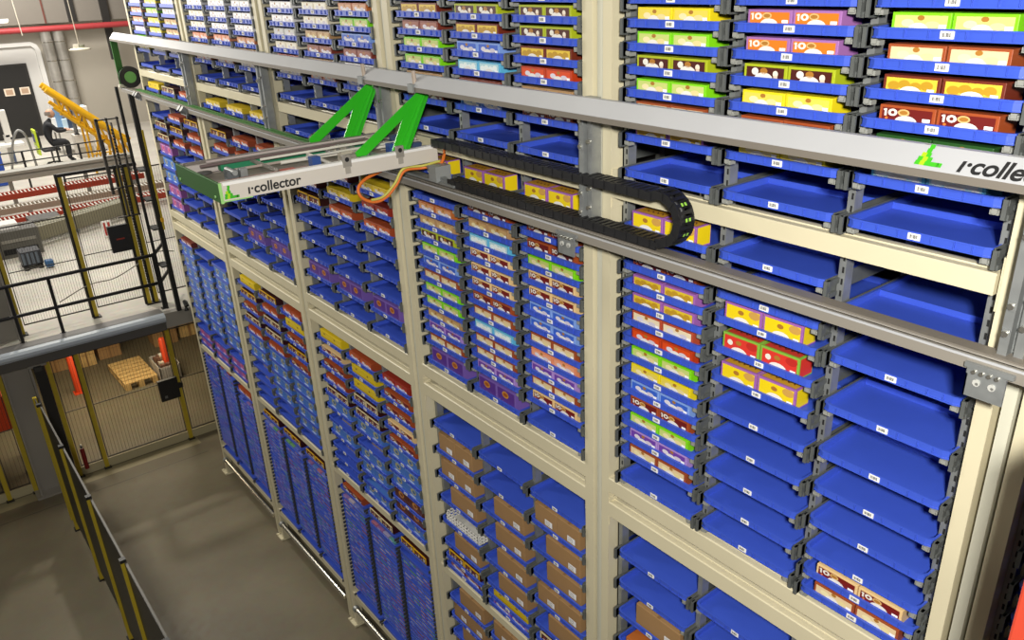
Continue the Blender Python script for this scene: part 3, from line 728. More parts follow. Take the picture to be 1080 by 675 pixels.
# braces up to the upper rail
for bx_ in (4.935, 4.47):
    b = MB()
    P2 = [(-.045, 4.500), (-.10, 4.482), (-.425, 4.262), (-.395, 4.250), (-.355, 4.247), (-.19, 4.358), (-.245, 4.246), (-.205, 4.240), (-.13, 4.240)]
    if True:
        # main plate built as two convex legs sharing the top
        b.prism([(-.078, 4.485), (-.420, 4.264), (-.415, 4.245), (-.368, 4.245), (-.105, 4.418), (-.045, 4.485)], 'x', bx_, bx_+.006, GREEN)
        b.prism([(-.125, 4.440), (-.180, 4.362), (-.240, 4.245), (-.205, 4.245), (-.090, 4.425), (-.045, 4.485)], 'x', bx_+.0005, bx_+.0065, GREEN)
        b.prism([(-.045, 4.485), (-.090, 4.425), (-.207, 4.245), (-.165, 4.245), (-.055, 4.42), (-.033, 4.485)], 'x', bx_+.006, bx_+.012, GREEN)
        b.prism([(-.033, 4.485), (-.043, 4.485), (-.177, 4.245), (-.165, 4.245)], 'x', bx_+.001, bx_+.032, GREEN)
    ra(b).build('brace', root)
    b = MB(); b.box(bx_-.005, -.128, 4.484, bx_+.04, -.050, 4.520, GALV); b.tube([(bx_+.018, -.10, 4.49), (bx_+.018, -.105, 4.575)], .010, C('#b8a898'), 8); ra(b).build('roller_bracket', root)
text('lettering', '\u0131·collector', .055, (AX1+.0008, -.928, AZ0+.012), (0, 1, 0), (0, 0, 1), INK, root, .05, .0012)
b = MB(); arrow_mark(b, (AX1+.0004, AY0+.018, AZ0+.006), (0, 1, 0), (0, 0, 1), .0105, (1, 0, 0)); ra(b).build('arrow_emblem', root)
# foot struts on the lower rail
b = MB(); b.prism([(4.66, 4.094), (4.72, 4.094), (4.90, 4.173), (4.86, 4.173)], 'y', -.09, -.06, GALV); b.prism([(5.10, 4.094), (5.15, 4.094), (4.96, 4.173), (4.92, 4.173)], 'y', -.09, -.06, GALV)
b.box(4.60, -.10, 4.094, 5.20, -.05, 4.104, GALV); b.box(5.02, -.11, 4.10, 5.08, -.03, 4.17, C('#8a8d8c')); ra(b).build('carriage', root)

# cable chain: lower run on the rail, bend, upper run back to the arm
cx = 6.40; R_ = .092; zc = 4.188
path = []
x = 5.14
while x < cx: path.append((x, 4.096 + .012)); x += .028
for i in range(13):
    a = -PI/2 + PI*i/12; path.append((cx+R_*math.cos(a), zc+.010+(R_-.010)*math.sin(a)))
x = cx-.028
while x > 5.02: path.append((x, 4.27 + .0 - .0*x)); x -= .028
root = empty('cable_chain', 'black articulated cable chain looping on the lower rail beside the arm', 'cable chain', (5.14, -.055, 4.096))
b = MB(); slats = MB(); marks = MB()
for i in range(len(path)-1):
    p = Vector((path[i][0], 0, path[i][1])); q = Vector((path[i+1][0], 0, path[i+1][1])); d = (q-p).normalized(); n = Vector((-d.z, 0, d.x))
    h = .016; w = .028
    for sgn in (-1, 1):
        y0 = -.055+sgn*w; y1 = y0+sgn*.007
        e = .002 if i % 2 else .0
        vs = [p-d*.002-n*(h-e), q+d*.002-n*(h-e), q+d*.002+n*(h-e), p-d*.002+n*(h-e)]
        V = [(v.x, y0, v.z) for v in vs] + [(v.x, y1+e*sgn, v.z) for v in vs]
        b.add(V, [(0, 1, 2, 3), (7, 6, 5, 4), (0, 4, 5, 1), (1, 5, 6, 2), (2, 6, 7, 3), (3, 7, 4, 0)], BLACKP)
    m0 = p+(q-p)*.2; m1 = p+(q-p)*.72
    for k_ in (-1, 1):
        vs = [m0+n*k_*h, m1+n*k_*h, m1+n*k_*(h-.004), m0+n*k_*(h-.004)]
        V = [(v.x, -.055-w, v.z) for v in vs] + [(v.x, -.055+w, v.z) for v in vs]
        slats.add(V, [(0, 1, 2, 3), (7, 6, 5, 4), (0, 4, 5, 1), (1, 5, 6, 2), (2, 6, 7, 3), (3, 7, 4, 0)], BLACKP)
    if 48 <= i <= 54 and i % 2 == 0:
        for yy in (-.010, .006):
            vs = [m0-n*(h+.0015)+(m1-m0)*.0, m1-n*(h+.0015)]
            V = [(vs[0].x, -.055+yy, vs[0].z), (vs[1].x, -.055+yy, vs[1].z), (vs[1].x, -.055+yy+.009, vs[1].z), (vs[0].x, -.055+yy+.009, vs[0].z)]
            marks.add(V, [(0, 1, 2, 3)], C('#9ad24a'))
def rc_(b): b.v = [(p[0]-5.14, p[1]+.055, p[2]-4.096) for p in b.v]; return b
b.add(slats.v, slats.f, BLACKP); rc_(b).build('chain_links', root)
bb = MB()
for i in range(2, len(path)-2, 6): pass
inner = [(p[0], -.055, p[1]) for p in path[::3]]
bb.tube(inner, .010, BLACKP, 6); rc_(bb).build('cable_bundle', root)
if marks.v: rc_(marks).build('green_marks', root)
# loose cables under the arm
def spline(pts, n=8):
    out = []
    P = [Vector(p) for p in pts]; P = [P[0]] + P + [P[-1]]
    for i in range(1, len(P)-2):
        for k in range(n):
            t = k/n; a, b_, c, d = P[i-1], P[i], P[i+1], P[i+2]
            out.append(.5*((2*b_)+(-a+c)*t+(2*a-5*b_+4*c-d)*t*t+(-a+3*b_-3*c+d)*t**3))
    out.append(P[-2]); return out
b = MB()
cabp = [(5.05, -.035, 4.235), (5.02, -.04, 4.17), (4.95, -.09, 4.146), (4.93, -.181, 4.144), (4.93, -.232, 4.087), (4.93, -.297, 4.038), (4.93, -.36, 4.033), (4.93, -.413, 4.065), (4.92, -.417, 4.104), (4.90, -.367, 4.133), (4.88, -.275, 4.15)]
b.tube(spline(cabp), .0075, ORCAB, 8)
tag(b.build('orange_cable'), 'orange cable hanging in a loop beneath the picking arm', 'cable')
b = MB(); b.tube(spline([(p[0]+.012, p[1]-.012, p[2]+.013) for p in cabp[1:7]]), .006, YGCAB, 8)
tag(b.build('yellow_cable'), 'pale yellow cable running alongside the orange cable beneath the picking arm', 'cable')

# ================================================================== RIGHT: red guard post
b = MB(); RP = C('#b8402c'); b.box(0, 0, 0, .14, .14, 4.15, RP, .006); b.box(-.05, -.05, 0, .19, .19, .012, RP)
o = b.build('guard_post', None, (7.822, -.58, 0), 0); tag(o, 'plain red square guard post at the bottom right corner', 'post')

# ================================================================== FLOORS AND WALLS
b = MB(); b.box(-16, -7, -.06, 13, 8, 0, FLOORM)
struct('floor', b, 'dull grey-brown concrete floor in front of the rack', 'floor')
b = MB()
for xx in (-.55, -1.02): b.box(xx, -6, 0, xx+.012, .0, .0006, C('#4a4638'))
b.box(-.95, -6, .0, -.78, 0, .0005, C('#8f8768'))
struct('floor_joints', b, 'dark joint lines across the concrete floor by the lower fence', 'floor joint')
UZ = 1.745
b = MB(); b.box(-14.3, -7, 1.60, -.62, 8, UZ, FLOORU)
struct('floor_upper', b, 'pale concrete upper floor beyond the black guardrail', 'floor')
b = MB()
b.box(-.72, -5.5, UZ, -.56, -.13, UZ+.012, C('#6e6c6a')); 
b.prism([(-.56, UZ+.012), (-.52, UZ), (-.505, 1.72), (-.505, 1.69), (-.52, 1.665), (-.56, 1.655)], 'y', -5.5, -.13, C('#aeb6bd'))
b.box(-.62, -5.5, 1.56, -.565, -.13, 1.655, C('#55524c')); b.box(-.63, -.13, 1.58, -.55, .9, UZ, C('#8f8b82'))
struct('trim_1', b, 'rounded grey steel edge along the upper floor', 'floor edge')
# walls
WX = -14.2
b = MB(); b.box(WX-.2, -7, 0, WX, 8, 9, WALLC); struct('wall_back', b, 'beige far wall behind the yellow conveyor', 'wall')
b = MB(); b.box(WX, -7, 4.16, WX+.5, 8, 9, WALLD); struct('wall_upper', b, 'dark upper band of the far wall above the red pipe', 'wall')  # shadow on the beam and ceiling painted in as a darker colour
b = MB(); b.box(-15, 7.4, 0, 13, 7.6, 9, WALLC); struct('wall_side', b, 'beige wall far behind the storage rack', 'wall')
b = MB(); b.box(WX, -3, UZ, WX+.06, 1.45, 3.70, WALLW); b.prism([(1.45, UZ), (1.55, UZ), (1.55, 3.60), (1.50, 3.72), (1.40, 3.78), (-3, 3.78), (-3, 3.70), (1.38, 3.70), (1.45, 3.62)], 'x', WX, WX+.12, C('#d8d6d2'))
struct('trim_2', b, 'pale grey wall panel with rounded corner around the black door', 'wall panel')
b = MB(); b.box(WX+.5, 2.20, 4.16, WX+.56, 2.36, 9, C('#2a2826')); b.box(WX+.5, 2.9, 3.3, WX+.58, 3.06, 9, C('#2a2826')); b.box(WX+.5, 1.72, 4.16, WX+.53, 1.75, 9, C('#6a3a30'))
struct('trim_3', b, 'dark narrow vertical strips on the upper wall', 'wall strip')
b = MB(); b.tube([(WX+.75, -6, 4.06), (WX+.75, 5.5, 4.06)], .062, RED, 14)
for yy in (.3, .95, 2.6): b.tube([(WX+.75, yy, 4.06), (WX+.75, yy+.03, 4.06)], .068, RED, 14)
tag(b.build('red_pipe'), 'thick red sprinkler pipe running along the far wall', 'pipe')
# black double door
droot = put('door_1', None, None, (WX+.06, -.62, UZ)); tag(droot, 'black double door with two small notices on the far wall', 'door', kind='structure')
BD = C('#201f1e')
b = MB(); b.box(0, -.06, 0, .05, 1.82, 1.60, C('#2b2927')); b.build('door_frame', droot)
for y0 in (.0, .90):
    b = MB(); b.box(.05, y0, .0, .075, y0+.86, 1.55, BD); lf = b.build('door_leaf', droot)
    b = MB(); b.tube([(.085, y0+(.80 if y0 < .5 else .06), .70), (.085, y0+(.80 if y0 < .5 else .06), .80)], .008, STEEL, 6); b.build('door_handle', lf)
for y0 in (1.24, 1.55):
    b = MB(); b.box(.0752, y0, .94, .080, y0+.20, 1.10, C('#e8d8c4')); b.box(.0802, y0+.03, .965, .0812, y0+.17, 1.075, C('#b89a80')); b.build('notice', droot)
# ducts
for i, yy in enumerate((1.72, 1.98)):
    root = empty('ventilation_duct', f'{["left", "right"][i]} one of two silver round ducts rising up the far wall', 'duct', (WX+.16, yy, UZ), group='silver ducts on the far wall')
    b = MB(); b.tube([(0, 0, 0), (0, 0, 2.24)], .115, mat('duct_metal', '#b4b0a8', .3, .45, noise=.1, nscale=6), 18); b.build('duct_pipe', root)
    for zz in (.35, .75, 1.15, 1.6, 2.0):
        b = MB(); b.tube([(0, 0, zz), (0, 0, zz+.022)], .121, STEEL, 18); b.build('duct_collar', root)
# pendant lamp
root = empty('pendant_lamp', 'flat round pendant lamp hanging by a thin cord before the far wall', 'lamp', (-9, 1.36, 3.86))
b = MB(); b.tube([(0, 0, 0), (0, 0, .012), (0, 0, .03), (0, 0, .045)], [.17, .19, .15, .06], C('#d6d0bc'), 24); b.build('lamp_shade', root)
b = MB(); b.box(-.05, -.09, .04, .05, -.02, .10, C('#d8d2c2')); b.tube([(0, .03, .04), (0, .03, .09)], .06, C('#8a8a76'), 14); b.build('lamp_fitting', root)
b = MB(); b.tube([(0, 0, .05), (0, -.02, 2.0)], .008, C('#c9c0ae'), 6); b.build('lamp_cord', root)
b = MB(); b.tube([(-12.5, 1.04, 4.0), (-12.5, 1.0, 5.5)], .010, C('#b8b0a0'), 6); tag(b.build('hanging_wire'), 'thin pale wire hanging over the red pipe', 'wire')
root = empty('strip_lamp', 'small white strip lamp at the top left corner', 'lamp', (-13, .75, 4.27))
b = MB(); b.box(-.03, -.3, 0, .03, .18, .05, C('#e9e6dc')); b.build('housing', root)
b = MB(); b.tube([(0, -.28, -.012), (0, .16, -.012)], .016, mat('lit_tube', '#fff6e0', .4, emit=2.0), 8); b.build('tube_light', root)

# ================================================================== LOWER LEVEL: column, fences, goods
b = MB()
b.box(-1.02, -1.68, 0, -.80, -1.66, 4.6, C('#8f8a80')); b.box(-1.02, -1.44, 0, -.80, -1.42, 4.6, C('#8f8a80')); b.box(-.925, -1.66, 0, -.895, -1.44, 4.6, C('#8f8a80'))
b.box(-1.06, -1.72, 0, -.76, -1.38, .02, C('#8f8a80')); 
struct('column', b, 'grey steel column carrying the upper floor at the left', 'column')
b = MB()
pts = [(-.79, -1.36, 0.02), (-.79, -1.36, 1.0), (-.80, -1.34, 1.45)]
b.box(-.86, -1.40, .02, -.80, -1.30, 1.5, C('#22211f')); b.box(-.87, -1.45, 1.45, -.78, -1.28, 1.56, C('#8d8a80')); b.box(-.875, -1.40, 1.40, -.78, -1.33, 1.46, C('#3a3936'))
tag(b.build('cable_duct'), 'black vertical cable duct beside the grey column', 'cable duct')

def mesh_panel(b, y0, y1, z0, z1, x=0.0, step=.033, hz=(.5,), m=None, along='y'):
    m = m or C('#3a352a'); w = .0022
    def bx(a0, a1, z0_, z1_, t):
        if along == 'y': b.box(x-t, a0, z0_, x+t, a1, z1_, m)
        else: b.box(a0, x-t, z0_, a1, x+t, z1_, m)
    n = max(2, int((y1-y0)/step))
    for i in range(1, n):
        yy = y0+(y1-y0)*i/n; bx(yy-w/2, yy+w/2, z0, z1, w/2)
    for zz in (z0, z1): bx(y0, y1, zz-.006, zz+.006, .006)
    for q in hz: bx(y0, y1, z0+(z1-z0)*q-.004, z0+(z1-z0)*q+.004, .004)
    bx(y0, y0+.008, z0, z1, .006); bx(y1-.008, y1, z0, z1, .006)
def ypost(b, x, y, z0, z1, w=.022):
    b.box(x-w, y-w, z0, x+w, y+w, z1, YEL); b.box(x-w-.002, y-w-.002, z1, x+w+.002, y+w+.002, z1+.012, BLACKM)
    b.box(x-w-.03, y-w-.015, z0, x+w+.03, y+w+.015, z0+.012, BLACKM)
# floor fence under the edge
root = empty('safety_fence', 'yellow-post wire mesh fence on the lower floor under the upper floor edge', 'fence', (-.98, -1.0, 0))
for yy in (-2.95, -1.95, -1.70, -1.26, -.985, -.055):
    b = MB(); ypost(b, 0, yy+1.0, 0, 1.42); b.build('fence_post', root)
for (a, c) in ((-2.92, -1.98), (-1.92, -1.73), (-1.23, -1.01), (-.955, -.085), (-.025, .75)):
    b = MB(); mesh_panel(b, a+1.0, c+1.0, .12, 1.40, hz=(.52,)); b.build('mesh_panel', root)
b = MB(); b.box(-.004, -2.0, 0, .004, 1.8, .1, C('#b0a684')); b.build('kick_board', root)
b = MB(); b.box(.02, .72, .585, .06, .93, .84, BLACKM); b.box(.06, .76, .62, .063, .79, .65, C('#6a6a66')); b.box(.02, .93, .69, .05, .98, .75, BLACKM); b.build('gate_lock', root)
b = MB(); b.tube([(-.86, -1.19, .13), (-.86, -1.19, .38)], .022, C('#7a1c1a'), 10); b.tube([(-.86, -1.19, .38), (-.86, -1.19, .43)], .010, C('#c9c4b8'), 8); b.box(-.89, -1.20, .40, -.83, -1.18, .415, BLACKM)
tag(b.build('fire_extinguisher'), 'small dark red extinguisher low beside the lower mesh fence', 'extinguisher')
# dark board barrier along the aisle
root = empty('aisle_barrier', 'long dark board barrier with yellow posts on the concrete floor', 'barrier', (.06, -1.51, 0))
for i in range(6):
    b = MB(); xx = .0+.965*i
    b.box(xx-.018, -.018, 0, xx+.018, .018, 1.40, YEL); b.box(xx-.02, -.02, 1.40, xx+.02, .02, 1.425, BLACKM); b.box(xx-.045, -.03, 0, xx+.03, .03, .012, BLACKM)
    for zz in (.35, 1.10): b.tube([(xx+.01, .018, zz), (xx+.01, .05, zz)], .022, BLACKM, 8)
    b.build('fence_post', root)
    if i < 5:
        b = MB(); b.box(xx+.020, .004, .10, xx+.945, .020, 1.398, C('#171614')); b.box(xx+.02, .006, 1.396, xx+.945, .020, 1.403, C('#57534a')); b.box(xx+.02, .012, .09, xx+.945, .032, .105, BLACKM)
        b.build('board_panel', root)
b = MB(); b.box(-.25, -.018, 0, -.21, .018, 1.40, YEL); b.build('fence_post', root)
b = MB(); b.box(-.21, -.003, .1, -.02, .003, 1.4, C('#55514a')); b.build('board_panel', root)

# pallet + bin + cartons below
root = empty('wooden_pallet', 'pale wooden pallet on the lower floor behind the mesh fence', 'pallet', (-3.62, -.33, 0), rotz=.02)
for i in range(7):
    b = MB(); b.box(.0+.122*i, 0, .085, .095+.122*i, .42, .10, WOOD); b.build('deck_board', root)
for yy in (.0, .17, .35):
    b = MB()
    for xx in (0, .36, .74): b.box(xx, yy, .014, xx+.09, yy+.07, .072, WOOD)
    b.box(0, yy, .072, .83, yy+.07, .085, WOOD); b.box(0, yy, 0, .83, yy+.07, .014, WOOD); b.build('stringer', root)
root = empty('storage_bin', 'grey slatted bin full of scraps beside the wooden pallet', 'bin', (-3.22, .13, 0))
b = MB(); g_ = C('#b4aea4')
for (x0, y0, x1, y1) in ((0, 0, .5, .012), (0, .26, .5, .272), (0, 0, .012, .272), (.488, 0, .5, .272)): b.box(x0, y0, 0, x1, y1, .21, g_)
b.box(0, 0, 0, .5, .27, .01, g_)
for i in range(9): b.box(.5, .012+.028*i, .02, .505, .024+.028*i, .19, C('#9a948a'))
b.build('bin_body', root)
b = MB(); rq = random.Random(4)
for i in range(22):
    x, y = .04+.38*rq.random(), .03+.18*rq.random(); b.box(x, y, .15, x+.06, y+.05, .19+.06*rq.random(), rq.choice([C('#d8cfb8'), CARD, C('#7a5a48'), C('#efe9dc')]))
b.build('scraps', root)['kind'] = 'stuff'
for i, (y, w, h, m, lab) in enumerate(((-1.05, .30, .45, CARD, 'tall brown carton stack farthest left below the upper floor'), (-.62, .22, .52, WOOD, 'upright wooden frame board between cartons on the lower floor'),
        (-.34, .30, .42, CARD, 'brown carton standing behind the wooden pallet'), (.40, .34, .55, CARD, 'big brown carton behind the fence next to the rack end'), (.80, .3, .6, WOOD, 'stacked wooden crates behind the fence next to the rack end'))):
    b = MB(); b.box(0, 0, 0, .36, w, h, m, .004)
    for zz in (h*.33, h*.66): b.box(.36, .0, zz, .362, w, zz+.006, CARDD)
    b.box(.36, w*.45, 0, .3615, w*.55, h, CARDD)
    tag(b.build('floor_carton', None, (-4.45+.1*(i % 2), y, 0)), lab, 'carton', 'cartons on the lower floor')
b = MB(); b.box(0, -2.5, 0, .05, 2.5, 1.58, C('#4a4036')); o = b.build('wall_lower', None, (-5.0, 0, 0)); tag(o, 'dark back wall of the space under the upper floor', 'wall', kind='structure')
b = MB(); b.tube([(0, 0, 0), (0, 0, .52), (0, 0, .54)], [.045, .045, .03], ORANGE, 14); b.box(-.07, -.07, 0, .07, .07, .012, ORANGE)
o = b.build('orange_bollard', None, (-3.2, -.80, 0)); tag(o, 'orange bollard on the lower floor left of the wooden pallet', 'bollard', 'orange bollards on the lower floor')
b2 = put('orange_bollard', o.data, None, (-2.95, .29, 0)); tag(b2, 'orange bollard on the lower floor beside the grey bin of scraps', 'bollard', 'orange bollards on the lower floor')
b = MB(); b.box(0, 0, .55, .5, .6, .95, ORANGE, .01); b.box(.02, .05, 0, .08, .1, .55, BLACKM); b.box(.42, .05, 0, .48, .1, .55, BLACKM); b.box(.42, .5, 0, .48, .55, .55, BLACKM); b.box(.02, .5, 0, .08, .55, .55, BLACKM)
tag(b.build('orange_machine', None, (-2.0, -2.1, 0)), 'orange machine housing at the left edge behind the lower fence', 'machine')
# brackets under the edge
root = empty('cable_tray', 'steel cable tray hung beneath the upper floor edge', 'cable tray', (-1.25, -2.0, 1.40))
b = MB(); b.tube([(0, 0, 0), (0, 2.0, 0)], .012, C('#b0a890'), 6); b.build('tray_rod', root)
for yy in (.75, 1.2, 1.75):
    b = MB(); b.box(-.02, yy, 0, .02, yy+.03, .2, C('#5a564e')); b.box(-.1, yy, -.01, .25, yy+.03, .01, C('#5a564e')); b.build('hanger', root)

# ================================================================== UPPER LEVEL
# guardrail along the edge
GX = -.72
root = empty('guardrail', 'black tubular guardrail along the upper floor edge near the rack', 'guardrail', (GX, -1.0, UZ))
for hz in (.60, .29):
    b = MB(); b.tube([(0, -3.0, hz), (0, .92, hz), (-.05, .97, hz), (-.4, 1.16, hz)], .018, BLACKM, 8); b.build('rail_tube', root)
for yy in (-2.0, -1.0, -.42, -.06, .93):
    b = MB(); b.tube([(0, yy, 0), (0, yy, .60)], .016, BLACKM, 8); b.box(-.03, yy-.03, 0, .03, yy+.03, .01, BLACKM); b.build('rail_post', root)
root = empty('mesh_fence', 'tall yellow-post wire mesh fence standing on the upper floor', 'fence', (-.98, -.69, UZ))
for yy in (-1.44, -1.38, -.69, -.15, -.075):
    b = MB(); top = 1.50 if yy > -.8 else 1.15
    b.box(-.018, yy+.69-.018, 0, .018, yy+.69+.018, top, YEL); b.box(-.02, yy+.69-.044, 0, .0, yy+.69-.018, top+.02, BLACKM); b.box(-.05, yy+.69-.04, 0, .05, yy+.69+.04, .012, BLACKM); b.build('fence_post', root)
for (a, c, z1, hz) in ((-2.4, -1.47, 1.1, (.5,)), (-1.35, -.72, 1.1, (.55,)), (-.66, -.18, 1.46, (.42,)), (-.045, .9, 1.46, (.42,))):
    b = MB(); mesh_panel(b, a+.69, c+.69, .10, z1, step=.024, hz=hz); b.build('mesh_panel', root)
b = MB(); b.box(-.02, -.02, 1.49, .02, .72, 1.52, BLACKM); b.build('top_bar', root)
b = MB(); b.box(.0, .30, .64, .04, .50, .92, BLACKM); b.box(.04, .36, .77, .042, .44, .785, C('#8a2a1a')); b.build('gate_lock', root)
b = MB(); b.tube(spline([(.01, -.30, .25), (.01, 0, .36), (.01, .25, .37), (.01, .5, .46), (.01, .72, .55), (.01, .9, .52)]), .006, C('#8a857a'), 6); b.build('draped_cable', root)
# black mast with chain guides near the rack end
root = empty('lift_mast', 'tall black steel lift mast standing beside the far end of the rack', 'mast', (-.55, -.03, UZ))
for (x, y, w, h) in ((0, .06, .022, 2.35), (-.15, -.02, .013, 2.3)):
    b = MB(); b.box(x-w, y-w, 0, x+w, y+w, h, BLACKM); b.box(x-w-.006, y-.006, 0, x+w+.006, y+.006, h, BLACKM); b.build('mast_post', root)
for (y0, y1, z0, z1) in ((-.24, -.215, 1.25, 2.0), (-.14, -.125, 1.0, 2.0), (-.10, -.09, 1.1, 1.95), (-.04, -.025, 1.0, 2.0)):
    b = MB(); b.box(-.38, y0, z0, -.34, y1, z1, C('#3a3630')); b.build('guide_bar', root)
b = MB()
for zz in (1.0, 1.3, 1.62, 1.98): b.box(-.37, -.24, zz, -.34, -.02, zz+.012, C('#3a3630'))
for zz in (.5, .9, 1.2, 1.5): b.box(-.16, -.02, zz, .02, .06, zz+.014, BLACKM)
b.build('cross_piece', root)
b = MB(); z = .2
while z < 1.9: b.box(-.27, -.13, z, -.25, -.11, z+.022, C('#2a2824')); z += .03
b.build('chain', root)
b = MB(); b.box(.035, .075, .9, .05, .09, 1.9, YEL); b.box(.03, .07, .98, .055, .095, 1.02, YEL2); b.build('yellow_switch', root)
b = MB(); b.tube([(.06, .12, 0.0), (.06, .12, .10), (.10, .12, .06)], .025, BLACKM, 8); b.build('foot_elbow', root)

# ---- conveyors on the upper floor
def conveyor(name, label, x, y0, y1, z, w, side, roll, rotz=0, loc=None, deep=.075, group='roller conveyors beyond the mesh fence', step=.055):
    root = empty(name, label, 'conveyor', (x, (y0+y1)/2, UZ), rotz, group)
    L = (y1-y0)/2; h = z-UZ
    for s_ in (0, w):
        b = MB(); b.box(s_-.012, -L, h-deep, s_+.012, L, h+.01, side); b.build('side_rail', root)
    b = MB(); y = -L+.04
    while y < L: b.tube([(.012, y, h-.002), (w-.012, y, h-.002)], .012, roll, 6); y += step
    rr = b.build('rollers', root); rr['kind'] = 'stuff'
    for yy in (-L+.15, 0, L-.15):
        for s_ in (0, w):
            b = MB(); b.box(s_-.018, yy-.018, 0, s_+.018, yy+.018, h-deep, GALV); b.build('leg', root)
ROLL = C('#e6e2d8'); 
conveyor('roller_conveyor', 'white roller conveyor with red side nearest the grey steel barrier', -6.65, -3.0, 1.35, 2.05, .22, C('#b23c24'), ROLL)
conveyor('roller_conveyor', 'roller conveyor with grey sides, middle of the three', -6.05, -2.6, 1.7, 1.97, .20, C('#a89a88'), ROLL)
conveyor('roller_conveyor', 'roller conveyor with broad red side, closest to the mesh fence', -5.62, -2.8, 1.6, 1.905, .22, C('#b23c24'), ROLL)
conveyor('belt_conveyor', 'dull green-grey angled roller conveyor behind the mesh fence', -4.85, -1.15, .75, 1.97, .24, C('#8f8a74'), C('#b4b09a'), rotz=.45, deep=.17)
# grey steel barrier of three strips with black handrail
root = empty('steel_barrier', 'grey corrugated steel barrier beyond the red conveyors', 'barrier', (-7.2, -2.0, UZ))
b = MB()
prof = [(0, .36), (.02, .36), (.05, .40), (.05, .44), (.02, .455), (.05, .47), (.05, .51), (.0, .535), (-.05, .535), (-.05, .36)]
b.prism(prof, 'y', -3, 3.4, C('#a3a096')); b.build('barrier_beam', root)
for yy in (-2, -.9, .3, 1.5, 2.6, 3.3):
    b = MB(); b.box(-.05, yy, 0, .0, yy+.06, .4, C('#8a877e')); b.build('barrier_post', root)
root = empty('handrail', 'low black handrail behind the grey steel barrier', 'handrail', (-8.2, -1.5, UZ))
for hz in (.64, .47):
    b = MB(); b.tube([(0, -2.0, hz), (0, 2.75, hz)], .012, BLACKM, 6); b.build('rail_tube', root)
for yy in (-1.4, -.4, .78, 1.42, 1.95, 2.3, 2.7):
    b = MB(); b.box(-.016, yy-.016, 0, .016, yy+.016, .64, BLACKM); b.build('rail_post', root)
# boxes & machines near the left
b = MB(); b.box(0, 0, 0, .4, .5, .35, C('#5a5852'), .006); b.box(.05, .08, .35, .3, .30, .42, WHITE); b.box(.4, .05, .05, .405, .45, .12, DARK); b.box(.401, .05, .2, .407, .45, .24, C('#8a877e'))
tag(b.build('control_cabinet', None, (-4.35, -1.15, UZ)), 'grey control cabinet with white top item before the conveyors', 'cabinet')
b = MB(); b.box(0, 0, 0, .35, .4, .22, C('#4c4b47'), .006); b.box(.351, .05, .05, .355, .2, .17, C('#2f2e2c')); tag(b.build('grey_machine_box', None, (-5.22, -.62, UZ)), 'dark grey machine box beside the green-grey conveyor', 'machine')
root = empty('floor_scrubber', 'dark navy machine with blue handle on the pale upper floor', 'machine', (-3.35, -.95, UZ))
b = MB(); b.box(-.14, -.05, .05, .10, .18, .23, C('#23262e'), .01)
for i in range(4): b.box(.10, -.04+.05*i, .07, .104, -.01+.05*i, .21, C('#5a6470'))
b.build('body', root)
b = MB(); b.box(.12, .18, .02, .22, .27, .10, C('#2a5a8a'), .01); b.build('blue_bucket', root)
b = MB(); b.tube([(.1, -.02, 0), (.1, -.02, .05)], .03, BLACKM, 8); b.tube([(-.1, .14, 0), (-.1, .14, .05)], .03, BLACKM, 8); b.tube([(-.1, -.02, 0), (-.1, -.02, .05)], .03, BLACKM, 8); b.tube([(.1, .14, 0), (.1, .14, .05)], .03, BLACKM, 8); b.build('wheels', root)
root = empty('first_aid_board', 'small white board with red stripes beyond the mesh fence', 'board', (-4.1, .12, UZ))
b = MB(); b.box(0, 0, .0, .02, .12, .22, WHITE); b.build('board', root)
b = MB(); b.box(.02, .02, .02, .024, .045, .20, C('#b03028')); b.box(.02, .075, .02, .024, .10, .20, C('#b03028')); b.build('red_stripe', root)
b = MB(); b.box(0, 0, 0, .5, .5, .55, C('#2a52b4'), .02); b.box(-.01, -.01, .55, .51, .51, .58, C('#3a62c4')); tag(b.build('blue_bin', None, (-9.3, -.83, UZ)), 'blue plastic bin at the left edge of the upper floor', 'bin')
root = empty('white_stand', 'white pillar stand with sloped tray at the left edge', 'stand', (-11, .0, UZ))
b = MB(); b.box(-.06, .03, 0, .06, .13, .55, C('#c9c6c0')); b.box(-.06, .05, .5, .06, .17, 1.02, C('#e6e3dc'), .01); b.build('pillar', root)
b = MB(); b.box(-.10, -.3, .34, .25, .32, .40, C('#e9e7e2'), .01); b.build('tray_top', root)
b = MB(); b.box(.1, .08, .0, .14, .12, .34, C('#4a5a7a')); b.build('leg', root)
b = MB(); b.tube(spline([(-10.38, -.05, UZ), (-10.1, .03, 2.2), (-9.9, .09, 2.42), (-9.9, .17, 2.50), (-9.9, .25, 2.42), (-10.1, .31, 2.2), (-10.32, .36, UZ)]), .022, C('#8f8f8c'), 8)
tag(b.build('hoop_barrier'), 'grey arched hoop barrier on the pale floor left of the seated person', 'barrier')
